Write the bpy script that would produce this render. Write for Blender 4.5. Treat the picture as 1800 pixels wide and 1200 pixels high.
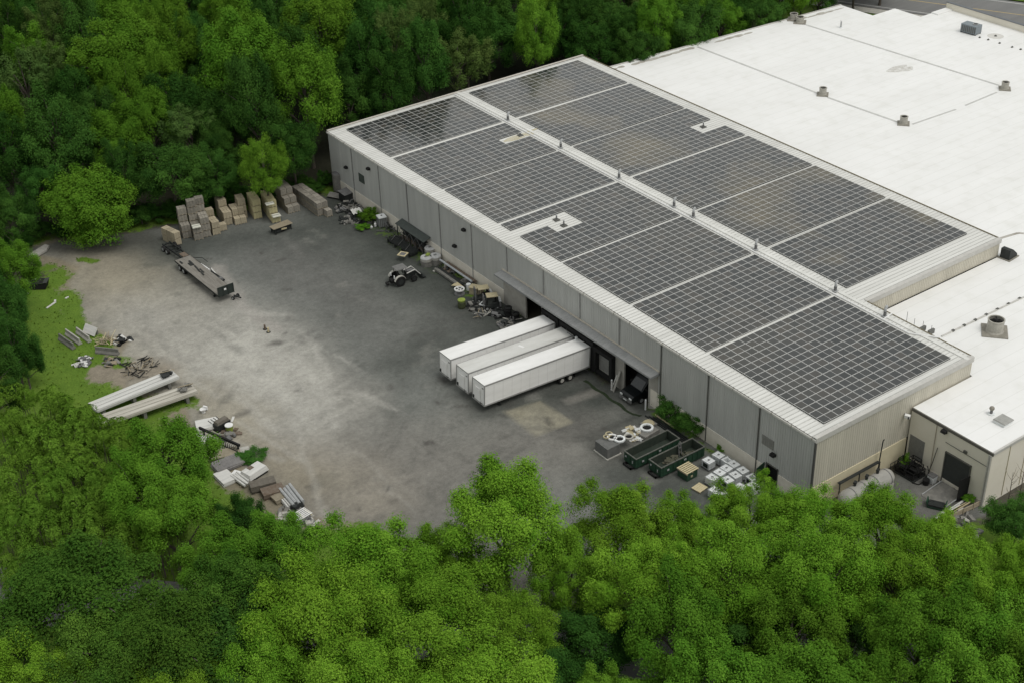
import bpy, math, random
import numpy as np
from mathutils import Vector, Matrix, Euler

# ------------------------------------------------------------------ scene, camera, light
for o in list(bpy.data.objects): bpy.data.objects.remove(o)
SC = bpy.context.scene
COL = SC.collection
R = math.radians
random.seed(7); rng = np.random.default_rng(7)

CAM = np.array([-95.635, -80.897, 99.292])
CR = np.array([0.80996785, -0.58570627, -0.03000407])
CU = np.array([0.33146061, 0.41496853, 0.84731044])
CD = np.array([0.48382429, 0.69623938, -0.53024973])
FPX = 2450.674
cd = bpy.data.cameras.new("camera"); cam = bpy.data.objects.new("camera", cd); COL.objects.link(cam)
M = Matrix.Identity(4)
for i in range(3):
    M[i][0] = CR[i]; M[i][1] = CU[i]; M[i][2] = -CD[i]; M[i][3] = CAM[i]
cam.matrix_world = M
cd.sensor_fit = 'HORIZONTAL'; cd.sensor_width = 36; cd.lens = 36*FPX/1800
cd.clip_start = 1; cd.clip_end = 3000
SC.camera = cam

SUN_EL, SUN_AZ = R(62), math.atan2(-0.90, 0.30)     # soft sun behind thin cloud, from the right
w = bpy.data.worlds.new("World"); SC.world = w; w.use_nodes = True
nt = w.node_tree; bg = nt.nodes["Background"]
sky = nt.nodes.new("ShaderNodeTexSky"); sky.sky_type = 'NISHITA'; sky.sun_disc = False
sky.sun_elevation = SUN_EL; sky.sun_rotation = math.pi/2 - SUN_AZ
sky.air_density = 1.0; sky.dust_density = 4.0; sky.ozone_density = 1.0
hs = nt.nodes.new("ShaderNodeHueSaturation"); hs.inputs["Saturation"].default_value = 0.18
nt.links.new(sky.outputs[0], hs.inputs["Color"]); ov = nt.nodes.new("ShaderNodeMix"); ov.data_type = 'RGBA'; ov.inputs[0].default_value = 0.82; ov.inputs[7].default_value = (5.0, 5.12, 5.0, 1)   # even cloud cover
nt.links.new(hs.outputs[0], ov.inputs[6]); nt.links.new(ov.outputs[2], bg.inputs["Color"])
bg.inputs["Strength"].default_value = 0.13
ld = bpy.data.lights.new("sun", 'SUN'); ld.energy = 1.15; ld.angle = R(28); ld.color = (1, .96, .9)
sun = bpy.data.objects.new("sun", ld); COL.objects.link(sun)
sd = Vector((math.cos(SUN_EL)*math.cos(SUN_AZ), math.cos(SUN_EL)*math.sin(SUN_AZ), math.sin(SUN_EL)))
sun.rotation_euler = sd.to_track_quat('Z', 'Y').to_euler(); sun.location = (0, 0, 150)
SC.view_settings.view_transform = 'Standard'; SC.view_settings.look = 'None'
SC.view_settings.exposure = 0.12; SC.view_settings.gamma = 1

# ------------------------------------------------------------------ helpers
def G(u, v, z=0.0):
    """world point at height z seen in the photograph (1800 x 1200) at u, v"""
    D = CD*FPX + CR*(u-900) + CU*(600-v)
    p = CAM + D*((z-CAM[2])/D[2])
    return Vector((float(p[0]), float(p[1]), z))

class MB:
    """collects primitives and links them as ONE mesh object"""
    def __init__(s): s.v = []; s.f = []; s.mi = []; s.m = 0
    def add(s, vs, fs):
        o = len(s.v); s.v += [tuple(v) for v in vs]
        s.f += [tuple(o+i for i in f) for f in fs]; s.mi += [s.m]*len(fs); return s
    def box(s, x0, x1, y0, y1, z0, z1, top=None):
        t = top or 0
        vs = [(x0,y0,z0),(x1,y0,z0),(x1,y1,z0),(x0,y1,z0),(x0+t,y0+t,z1),(x1-t,y0+t,z1),(x1-t,y1-t,z1),(x0+t,y1-t,z1)]
        return s.add(vs, [(3,2,1,0),(4,5,6,7),(0,1,5,4),(1,2,6,5),(2,3,7,6),(3,0,4,7)])
    def cbox(s, c, d, rz=0, rx=0, ry=0):
        m = Euler((rx, ry, rz)).to_matrix(); c = Vector(c); h = [k/2 for k in d]
        vs = [c + m @ Vector((sx*h[0], sy*h[1], sz*h[2])) for sz in (-1,1) for sx, sy in ((-1,-1),(1,-1),(1,1),(-1,1))]
        return s.add(vs, [(3,2,1,0),(4,5,6,7),(0,1,5,4),(1,2,6,5),(2,3,7,6),(3,0,4,7)])
    def bar(s, a, b, t, t2=None):
        a, b = Vector(a), Vector(b); d = b-a; L = d.length
        if L < 1e-6: return s
        q = d.to_track_quat('X', 'Z').to_matrix(); t2 = t2 or t
        vs = [(a+b)/2 + q @ Vector((sx*L/2, sy*t/2, sz*t2/2)) for sz in (-1,1) for sx, sy in ((-1,-1),(1,-1),(1,1),(-1,1))]
        return s.add(vs, [(3,2,1,0),(4,5,6,7),(0,1,5,4),(1,2,6,5),(2,3,7,6),(3,0,4,7)])
    def tube(s, pts, r, n=8, caps=True):
        pts = [Vector(p) for p in pts]; rs = r if isinstance(r, (list, tuple)) else [r]*len(pts)
        vs = []; fs = []
        for i, p in enumerate(pts):
            d = (pts[min(i+1, len(pts)-1)] - pts[max(i-1, 0)]).normalized()
            a = d.orthogonal().normalized(); b = d.cross(a)
            if i:   # keep the ring aligned with the one before
                a = (pa - d*pa.dot(d)).normalized(); b = d.cross(a)
            pa = a
            for k in range(n):
                t = 2*math.pi*k/n; vs.append(p + (a*math.cos(t) + b*math.sin(t))*rs[i])
        for i in range(len(pts)-1):
            for k in range(n):
                fs.append((i*n+k, i*n+(k+1)%n, (i+1)*n+(k+1)%n, (i+1)*n+k))
        if caps: fs += [tuple(range(n))[::-1], tuple((len(pts)-1)*n+k for k in range(n))]
        return s.add(vs, fs)
    def cyl(s, c, r, z0, z1, n=16, r2=None):
        return s.tube([(c[0],c[1],z0),(c[0],c[1],z1)], [r, r if r2 is None else r2], n)
    def ring(s, c, ro, ri, z0, z1, n=20):
        vs = []; fs = []
        for k in range(n):
            t = 2*math.pi*k/n; ct, st = math.cos(t), math.sin(t)
            vs += [(c[0]+ro*ct,c[1]+ro*st,z0),(c[0]+ro*ct,c[1]+ro*st,z1),(c[0]+ri*ct,c[1]+ri*st,z1),(c[0]+ri*ct,c[1]+ri*st,z0)]
        for k in range(n):
            a = 4*k; b = 4*((k+1)%n)
            for j in range(4): fs.append((a+j, b+j, b+(j+1)%4, a+(j+1)%4))
        return s.add(vs, fs)
    def prism(s, poly, z0, z1):
        n = len(poly)
        vs = [(p[0],p[1],z0) for p in poly] + [(p[0],p[1],z1) for p in poly]
        return s.add(vs, [tuple(range(n))[::-1], tuple(range(n, 2*n))] + [(i,(i+1)%n,n+(i+1)%n,n+i) for i in range(n)])
    def sweep(s, prof, axis, a0, a1):
        """closed profile (list of 2-tuples) extruded along 'x' or 'y' or 'z'"""
        n = len(prof)
        def P(q, a): return (a,q[0],q[1]) if axis == 'x' else ((q[0],a,q[1]) if axis == 'y' else (q[0],q[1],a))
        vs = [P(q,a0) for q in prof] + [P(q,a1) for q in prof]
        return s.add(vs, [tuple(range(n))[::-1], tuple(range(n,2*n))] + [(i,(i+1)%n,n+(i+1)%n,n+i) for i in range(n)])
    def strip(s, A, B):
        """quad strip between two polylines"""
        n = len(A)
        return s.add(list(A)+list(B), [(i,i+1,n+i+1,n+i) for i in range(n-1)])
    def sphere(s, c, r, n=12, m=8, sq=(1,1,1), half=False):
        vs = []; fs = []
        for i in range(m+1):
            ph = (math.pi/2 if half else math.pi)*i/m
            for k in range(n):
                t = 2*math.pi*k/n
                vs.append((c[0]+r*sq[0]*math.sin(ph)*math.cos(t), c[1]+r*sq[1]*math.sin(ph)*math.sin(t), c[2]+r*sq[2]*math.cos(ph)))
        for i in range(m):
            for k in range(n): fs.append((i*n+k,(i+1)*n+k,(i+1)*n+(k+1)%n,i*n+(k+1)%n))
        return s.add(vs, fs)
    def mesh(s, name, mats):
        me = bpy.data.meshes.new(name); me.from_pydata(s.v, [], s.f)
        mats = mats if isinstance(mats, (list, tuple)) else [mats]
        for m in mats: me.materials.append(m)
        if len(mats) > 1: me.polygons.foreach_set('material_index', s.mi)
        me.update(); return me
    def build(s, name, mats, parent=None, smooth=False, bevel=0):
        me = s.mesh(name, mats)
        o = bpy.data.objects.new(name, me); COL.objects.link(o)
        if smooth: me.polygons.foreach_set('use_smooth', [True]*len(me.polygons))
        if bevel:
            b = o.modifiers.new('bevel', 'BEVEL'); b.width = bevel; b.segments = 2; b.limit_method = 'ANGLE'
        if parent is not None: o.parent = parent
        return o

def tag(o, label=None, cat=None, group=None, kind=None):
    if label: o['label'] = label
    if cat: o['category'] = cat
    if group: o['group'] = group
    if kind: o['kind'] = kind
    return o
def thing(name, label, cat, loc=(0,0,0), rz=0, group=None, rot=None):
    o = bpy.data.objects.new(name, None); COL.objects.link(o)
    o.location = loc; o.rotation_euler = rot if rot else (0,0,rz); o.empty_display_size = .5
    return tag(o, label, cat, group)
def place(o, loc, rz=0): o.location = loc; o.rotation_euler = (0,0,rz); return o
KIDS = {}
def copy_tree(o, parent=None):
    c = o.copy(); COL.objects.link(c); c.parent = parent
    for ch in list(o.children): copy_tree(ch, c)
    return c
def dup(o, loc, rz, label, group=None):
    c = copy_tree(o); place(c, loc, rz); c['label'] = label
    if group: c['group'] = group
    return c

# ------------------------------------------------------------------ materials
def mat(name, col, rough=.7, metal=0, spec=.3, var=.15, scale=2.0, col2=None, bump=0, bscale=20, rnd=0, stretch=None, coat=0):
    m = bpy.data.materials.new(name); m.use_nodes = True; t = m.node_tree; N = t.nodes; L = t.links
    b = N["Principled BSDF"]; b.inputs["Roughness"].default_value = rough; b.inputs["Metallic"].default_value = metal
    b.inputs["Specular IOR Level"].default_value = spec
    if coat: b.inputs["Coat Weight"].default_value = coat
    tc = N.new("ShaderNodeTexCoord"); src = tc.outputs["Object"]
    if stretch:
        mp = N.new("ShaderNodeMapping"); mp.inputs["Scale"].default_value = stretch; L.new(src, mp.inputs[0]); src = mp.outputs[0]
    n1 = N.new("ShaderNodeTexNoise"); n1.inputs["Scale"].default_value = scale; n1.inputs["Detail"].default_value = 6; n1.inputs["Roughness"].default_value = .65
    L.new(src, n1.inputs[0])
    r = N.new("ShaderNodeValToRGB"); r.color_ramp.elements[0].position = .3; r.color_ramp.elements[1].position = .7
    c = np.array(col); d = np.array(col2) if col2 is not None else np.clip(c*(1+var), 0, .9)
    a = c if col2 is not None else c*(1-var)
    r.color_ramp.elements[0].color = (*a, 1); r.color_ramp.elements[1].color = (*d, 1)
    L.new(n1.outputs[0], r.inputs[0]); out = r.outputs[0]
    if rnd:
        oi = N.new("ShaderNodeObjectInfo"); h = N.new("ShaderNodeHueSaturation")
        mr = N.new("ShaderNodeMapRange"); mr.inputs[3].default_value = 1-rnd; mr.inputs[4].default_value = 1+rnd
        L.new(oi.outputs["Random"], mr.inputs[0]); L.new(mr.outputs[0], h.inputs["Value"]); L.new(out, h.inputs["Color"]); out = h.outputs[0]
    L.new(out, b.inputs["Base Color"])
    if bump:
        n2 = N.new("ShaderNodeTexNoise"); n2.inputs["Scale"].default_value = bscale; n2.inputs["Detail"].default_value = 4
        L.new(tc.outputs["Object"], n2.inputs[0]); bp = N.new("ShaderNodeBump"); bp.inputs["Strength"].default_value = bump; bp.inputs["Distance"].default_value = .05
        L.new(n2.outputs[0], bp.inputs["Height"]); L.new(bp.outputs[0], b.inputs["Normal"])
    return m

def leaf_mat(name, c0, c1, trans=.3, rv=.18, hv=.02):
    m = bpy.data.materials.new(name); m.use_nodes = True; t = m.node_tree; N = t.nodes; L = t.links
    N.remove(N["Principled BSDF"]); out = N["Material Output"]
    at = N.new("ShaderNodeAttribute"); at.attribute_name = 'tint'
    mx = N.new("ShaderNodeMix"); mx.data_type = 'RGBA'; mx.inputs[6].default_value = (*c0,1); mx.inputs[7].default_value = (*c1,1)
    L.new(at.outputs["Fac"], mx.inputs[0])
    oi = N.new("ShaderNodeObjectInfo"); h = N.new("ShaderNodeHueSaturation")
    mr = N.new("ShaderNodeMapRange"); mr.inputs[3].default_value = 1-rv; mr.inputs[4].default_value = 1+rv
    L.new(oi.outputs["Random"], mr.inputs[0]); L.new(mr.outputs[0], h.inputs["Value"])
    mm = N.new("ShaderNodeMath"); mm.operation = 'MULTIPLY'; mm.inputs[1].default_value = 7.31; L.new(oi.outputs["Random"], mm.inputs[0])
    fr = N.new("ShaderNodeMath"); fr.operation = 'FRACT'; L.new(mm.outputs[0], fr.inputs[0])
    mh = N.new("ShaderNodeMapRange"); mh.inputs[3].default_value = .5-hv; mh.inputs[4].default_value = .5+hv
    L.new(fr.outputs[0], mh.inputs[0]); L.new(mh.outputs[0], h.inputs["Hue"]); L.new(mx.outputs[2], h.inputs["Color"])
    d = N.new("ShaderNodeBsdfDiffuse"); tr = N.new("ShaderNodeBsdfTranslucent"); ms = N.new("ShaderNodeMixShader"); ms.inputs[0].default_value = trans
    L.new(h.outputs[0], d.inputs[0]); L.new(h.outputs[0], tr.inputs[0]); L.new(d.outputs[0], ms.inputs[1]); L.new(tr.outputs[0], ms.inputs[2])
    L.new(ms.outputs[0], out.inputs[0]); return m

WHITE = mat('white_paint', (.74,.74,.73), .45, var=.06, scale=1.2)
TRAILW = mat('trailer_white', (.76,.755,.73), .4, col2=(.86,.855,.84), scale=.5, stretch=(.4,2,2))
TRAILT = mat('trailer_roof', (.70,.70,.68), .45, col2=(.84,.84,.83), scale=.6, stretch=(.3,1,1))
TRAILG = mat('trailer_roof_grey', (.5,.5,.47), .5, col2=(.64,.64,.62), scale=.6, stretch=(.3,1,1))
DARK = mat('dark_steel', (.025,.028,.027), .6, var=.4)
BLACK = mat('black_rubber', (.012,.012,.012), .8, var=.3)
GREY = mat('grey_steel', (.15,.15,.15), .6, metal=.1, var=.25)
LGREY = mat('light_galvanised', (.38,.39,.39), .5, metal=.15, var=.15)
RUST = mat('rusty_steel', (.11,.075,.05), .85, col2=(.19,.16,.13), scale=3)
WOOD = mat('weathered_wood', (.24,.2,.14), .85, col2=(.38,.33,.24), scale=3, rnd=.15, stretch=(1,6,6))
WOODY = mat('fresh_wood', (.45,.38,.22), .8, col2=(.6,.53,.36), scale=4, rnd=.1)
CONC = mat('concrete', (.33,.32,.29), .9, col2=(.48,.47,.43), scale=2, bump=.3)
CONCL = mat('pale_concrete', (.5,.5,.48), .85, col2=(.68,.67,.64), scale=1.5, stretch=(.3,3,3))
CONCD = mat('stained_concrete', (.13,.13,.12), .9, col2=(.24,.23,.21), scale=1.8)
BLKT = mat('tan_block', (.31,.265,.185), .9, col2=(.45,.40,.29), scale=6, rnd=.14, bump=.4)
BLKY = mat('yellow_block', (.42,.38,.21), .9, col2=(.56,.51,.30), scale=6, rnd=.1, bump=.4)
BLKG = mat('grey_block', (.19,.18,.155), .9, col2=(.33,.305,.255), scale=5, rnd=.2, bump=.4)
WRAP = mat('white_wrap', (.6,.6,.52), .5, var=.1, scale=3)
GREEND = mat('dark_green_paint', (.016,.050,.028), .55, col2=(.028,.066,.040), scale=2)
GREENDI = mat('dumpster_inside', (.022,.034,.026), .85, col2=(.045,.055,.042), scale=1.5)
TAN = mat('tan_roof_panel', (.42,.37,.24), .6, var=.12)
LIME = mat('lime_plastic', (.24,.31,.06), .5, var=.2)
PLAST = mat('white_plastic', (.70,.72,.72), .4, var=.07, rnd=.06)
BARK = mat('bark', (.07,.06,.05), .9, col2=(.13,.11,.09), scale=4)
GLASS = mat('dark_glass', (.012,.016,.018), .08, spec=.6, var=.2)
ORANGE = mat('orange_plastic', (.45,.2,.05), .6)

def ribbed(name, col, var, mscale=.8, dirt=0, rough=.5, metal=.1, stretch=None):
    return mat(name, col, rough, metal=metal, var=var, scale=mscale, stretch=stretch)
WALLY = ribbed('metal_wall_grey', (.47,.475,.455), .10, .8, stretch=(1,1,.07))
WALLN = ribbed('metal_wall_beige', (.545,.515,.435), .10, .8, stretch=(1,1,.07))
BASEM = mat('foundation_concrete', (.62,.58,.50), .9, col2=(.74,.70,.62), scale=.9, bump=.15)
BASEN = mat('painted_foundation', (.58,.52,.36), .9, col2=(.66,.60,.43), scale=.9)
ROOFM = mat('roof_metal', (.57,.57,.54), .5, col2=(.72,.72,.69), scale=.16, metal=.0, stretch=(.15,6,1))
RIBM = mat('roof_seam_metal', (.42,.42,.40), .5, col2=(.55,.55,.53), scale=.5)
TRIM = mat('trim_metal', (.50,.49,.46), .5, var=.1)
GUTR = mat('gutter_metal', (.58,.57,.53), .45, var=.15, scale=1)
SEAMM = mat('downspout_dark', (.10,.10,.09), .6, var=.2)
STAIN = mat('rust_stain', (.42,.37,.2), .8, col2=(.55,.52,.42), scale=1.5, stretch=(.3,2,1))
ANNW = mat('annex_wall', (.70,.66,.56), .8, col2=(.76,.72,.63), scale=.4)

def membrane():
    m = mat('white_membrane', (.76,.76,.745), .55, col2=(.83,.83,.82), scale=.12, stretch=(.35,1.2,1))
    t = m.node_tree; N = t.nodes; L = t.links; b = N["Principled BSDF"]; base = b.inputs["Base Color"].links[0].from_socket
    tc = N.new("ShaderNodeTexCoord")
    wv = N.new("ShaderNodeTexWave"); wv.wave_type = 'BANDS'; wv.bands_direction = 'Y'; wv.inputs["Scale"].default_value = .17; wv.inputs["Distortion"].default_value = .05
    L.new(tc.outputs["Object"], wv.inputs[0])
    cr = N.new("ShaderNodeValToRGB"); cr.color_ramp.elements[0].position = .0; cr.color_ramp.elements[0].color = (.90,.90,.89,1); cr.color_ramp.elements[1].position = .012; cr.color_ramp.elements[1].color = (1,1,1,1)
    L.new(wv.outputs[0], cr.inputs[0])
    ns = N.new("ShaderNodeTexNoise"); ns.inputs["Scale"].default_value = .5; ns.inputs["Detail"].default_value = 8; L.new(tc.outputs["Object"], ns.inputs[0])
    c2 = N.new("ShaderNodeValToRGB"); c2.color_ramp.elements[0].position = .25; c2.color_ramp.elements[0].color = (.93,.93,.915,1); c2.color_ramp.elements[1].position = .50; c2.color_ramp.elements[1].color = (1,1,1,1)
    L.new(ns.outputs[0], c2.inputs[0])
    m1 = N.new("ShaderNodeMix"); m1.data_type = 'RGBA'; m1.blend_type = 'MULTIPLY'; m1.inputs[0].default_value = 1; L.new(base, m1.inputs[6]); L.new(cr.outputs[0], m1.inputs[7])
    m2 = N.new("ShaderNodeMix"); m2.data_type = 'RGBA'; m2.blend_type = 'MULTIPLY'; m2.inputs[0].default_value = 1; L.new(m1.outputs[2], m2.inputs[6]); L.new(c2.outputs[0], m2.inputs[7])
    L.new(m2.outputs[2], b.inputs["Base Color"]); return m
MEMB = membrane()

def panel_glass():
    m = bpy.data.materials.new('solar_glass'); m.use_nodes = True; t = m.node_tree; N = t.nodes; L = t.links; b = N["Principled BSDF"]
    b.inputs["Roughness"].default_value = .16; b.inputs["Specular IOR Level"].default_value = .65
    oi = N.new("ShaderNodeObjectInfo"); ge = N.new("ShaderNodeNewGeometry"); ad = N.new("ShaderNodeMath"); ad.operation = 'ADD'
    L.new(oi.outputs["Random"], ad.inputs[0]); L.new(ge.outputs["Random Per Island"], ad.inputs[1]); fr = N.new("ShaderNodeMath"); fr.operation = 'FRACT'; L.new(ad.outputs[0], fr.inputs[0])
    r = N.new("ShaderNodeValToRGB"); e = r.color_ramp.elements
    e[0].position = 0; e[0].color = (.018,.021,.021,1); e[1].position = 1; e[1].color = (.060,.056,.050,1)
    for p, c in ((.2,(.031,.034,.034,1)),(.6,(.038,.040,.039,1)),(.9,(.048,.046,.041,1))):
        k = e.new(p); k.color = c
    L.new(fr.outputs[0], r.inputs[0])
    # dust film with a shape of its own, in the building's coordinates
    n = N.new("ShaderNodeTexNoise"); n.inputs["Scale"].default_value = .07; n.inputs["Detail"].default_value = 2
    L.new(ge.outputs["Position"], n.inputs[0]); c2 = N.new("ShaderNodeValToRGB"); c2.color_ramp.elements[0].position = .50; c2.color_ramp.elements[1].position = .66
    L.new(n.outputs[0], c2.inputs[0]); mx = N.new("ShaderNodeMix"); mx.data_type = 'RGBA'; mx.inputs[7].default_value = (.15,.125,.075,1)
    mm = N.new("ShaderNodeMath"); mm.operation = 'MULTIPLY'; sx = N.new("ShaderNodeSeparateXYZ"); L.new(ge.outputs["Position"], sx.inputs[0]); gx = N.new("ShaderNodeMapRange"); gx.inputs[1].default_value = 24; gx.inputs[2].default_value = 30; gx.inputs[3].default_value = .10; gx.inputs[4].default_value = .62; L.new(sx.outputs[0], gx.inputs[0])
    L.new(gx.outputs[0], mm.inputs[1]); L.new(c2.outputs[0], mm.inputs[0]); L.new(mm.outputs[0], mx.inputs[0]); L.new(r.outputs[0], mx.inputs[6])
    L.new(mx.outputs[2], b.inputs["Base Color"]); return m
PGLASS = panel_glass()
PFRAME = mat('panel_frame', (.60,.60,.58), .4, metal=.2, var=.05)
PLINE = mat('panel_busbar_line', (.44,.44,.43), .4, var=.05)

# ------------------------------------------------------------------ ground, yard, roads (the setting)
def smooth(a, b, x): t = np.clip((x-a)/(b-a), 0, 1); return t*t*(3-2*t)
def ramp(x, y):   # the loading ramp dips towards the docks
    return -0.9*np.clip((x+16.5)/15.5, 0, 1)*smooth(25, 27.5, y)*(1-smooth(49.5, 52.5, y))
def vnoise(x, y, s, seed):
    g = np.random.default_rng(seed).random((256,256)); X = x/s+1000; Y = y/s+1000
    i = np.floor(X).astype(int); j = np.floor(Y).astype(int); fx = X-i; fy = Y-j; fx = fx*fx*(3-2*fx); fy = fy*fy*(3-2*fy)
    a = g[i%256,j%256]; b = g[(i+1)%256,j%256]; c = g[i%256,(j+1)%256]; d = g[(i+1)%256,(j+1)%256]
    return (a*(1-fx)+b*fx)*(1-fy)+(c*(1-fx)+d*fx)*fy
def fbm(x, y, s, seed, o=5):
    t = 0; a = .5; n = 0
    for k in range(o): t = t+a*vnoise(x, y, s/2**k, seed+k); n += a; a *= .55
    return t/n
def capsule(x, y, p, q, r, soft=1.0):
    px, py, qx, qy = p[0], p[1], q[0], q[1]; dx, dy = qx-px, qy-py; l2 = dx*dx+dy*dy+1e-9
    t = np.clip(((x-px)*dx+(y-py)*dy)/l2, 0, 1); d = np.hypot(x-px-t*dx, y-py-t*dy)
    return 1-smooth(r*(1-soft), r*(1+soft*.6), d)
def inpoly(x, y, P):
    c = np.zeros(x.shape, bool); dm = np.full(x.shape, 1e9); n = len(P)
    for i in range(n):
        (x0,y0),(x1,y1) = P[i], P[(i+1)%n]
        k = (y0 > y) != (y1 > y)
        xi = (x1-x0)*(y-y0)/((y1-y0) if y1 != y0 else 1e-9)+x0
        c ^= k & (x < xi)
        dx, dy = x1-x0, y1-y0; t = np.clip(((x-x0)*dx+(y-y0)*dy)/(dx*dx+dy*dy+1e-9), 0, 1)
        dm = np.minimum(dm, np.hypot(x-x0-t*dx, y-y0-t*dy))
    return np.where(c, dm, -dm)

def ground_mat(name, attr=None):
    m = bpy.data.materials.new(name); m.use_nodes = True; t = m.node_tree; N = t.nodes; L = t.links; b = N["Principled BSDF"]
    b.inputs["Roughness"].default_value = .9; b.inputs["Specular IOR Level"].default_value = .2
    tc = N.new("ShaderNodeTexCoord"); at = N.new("ShaderNodeAttribute"); at.attribute_name = 'col'
    gr = N.new("ShaderNodeAttribute"); gr.attribute_name = 'green'
    def noise(s, d=8, rr=.65):
        n = N.new("ShaderNodeTexNoise"); n.inputs["Scale"].default_value = s; n.inputs["Detail"].default_value = d; n.inputs["Roughness"].default_value = rr
        L.new(tc.outputs["Object"], n.inputs[0]); return n.outputs[0]
    def mul(c, f, lo, hi, a=.25, z=.75):
        mr = N.new("ShaderNodeMapRange"); mr.inputs[1].default_value = a; mr.inputs[2].default_value = z; mr.inputs[3].default_value = lo; mr.inputs[4].default_value = hi
        L.new(f, mr.inputs[0]); h = N.new("ShaderNodeVectorMath"); h.operation = 'SCALE'; L.new(c, h.inputs[0]); L.new(mr.outputs[0], h.inputs["Scale"]); return h.outputs[0]
    c = mul(at.outputs["Color"], noise(.35), .82, 1.18); c = mul(c, noise(1.6, 8, .75), .74, 1.26); c = mul(c, noise(7, 4, .75), .78, 1.22)
    # small pale chips and dark specks
    vo = N.new("ShaderNodeTexVoronoi"); vo.inputs["Scale"].default_value = 1.3; L.new(tc.outputs["Object"], vo.inputs[0])
    s1 = N.new("ShaderNodeMapRange"); s1.inputs[1].default_value = .03; s1.inputs[2].default_value = .07; s1.inputs[3].default_value = .35; s1.inputs[4].default_value = 0; L.new(vo.outputs["Distance"], s1.inputs[0])
    mx0 = N.new("ShaderNodeMix"); mx0.data_type = 'RGBA'; L.new(s1.outputs[0], mx0.inputs[0]); L.new(c, mx0.inputs[6]); mx0.inputs[7].default_value = (.38,.36,.33,1)
    # grass and weeds
    g = N.new("ShaderNodeMix"); g.data_type = 'RGBA'; L.new(noise(.45), g.inputs[0]); g.inputs[6].default_value = (.052,.115,.012,1); g.inputs[7].default_value = (.15,.24,.03,1)
    gc = mul(g.outputs[2], noise(4, 5, .8), .6, 1.4)
    ad = N.new("ShaderNodeMath"); ad.operation = 'ADD'; L.new(gr.outputs["Fac"], ad.inputs[0]); L.new(noise(1.1, 8, .75), ad.inputs[1])
    s2 = N.new("ShaderNodeMapRange"); s2.interpolation_type = 'SMOOTHSTEP'; s2.inputs[1].default_value = .90; s2.inputs[2].default_value = 1.14; L.new(ad.outputs[0], s2.inputs[0])
    mx = N.new("ShaderNodeMix"); mx.data_type = 'RGBA'; L.new(s2.outputs[0], mx.inputs[0]); L.new(mx0.outputs[2], mx.inputs[6]); L.new(gc, mx.inputs[7])
    L.new(mx.outputs[2], b.inputs["Base Color"])
    bp = N.new("ShaderNodeBump"); bp.inputs["Strength"].default_value = .35; bp.inputs["Distance"].default_value = .08; L.new(noise(5, 6, .8), bp.inputs["Height"]); L.new(bp.outputs[0], b.inputs["Normal"])
    return m

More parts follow.
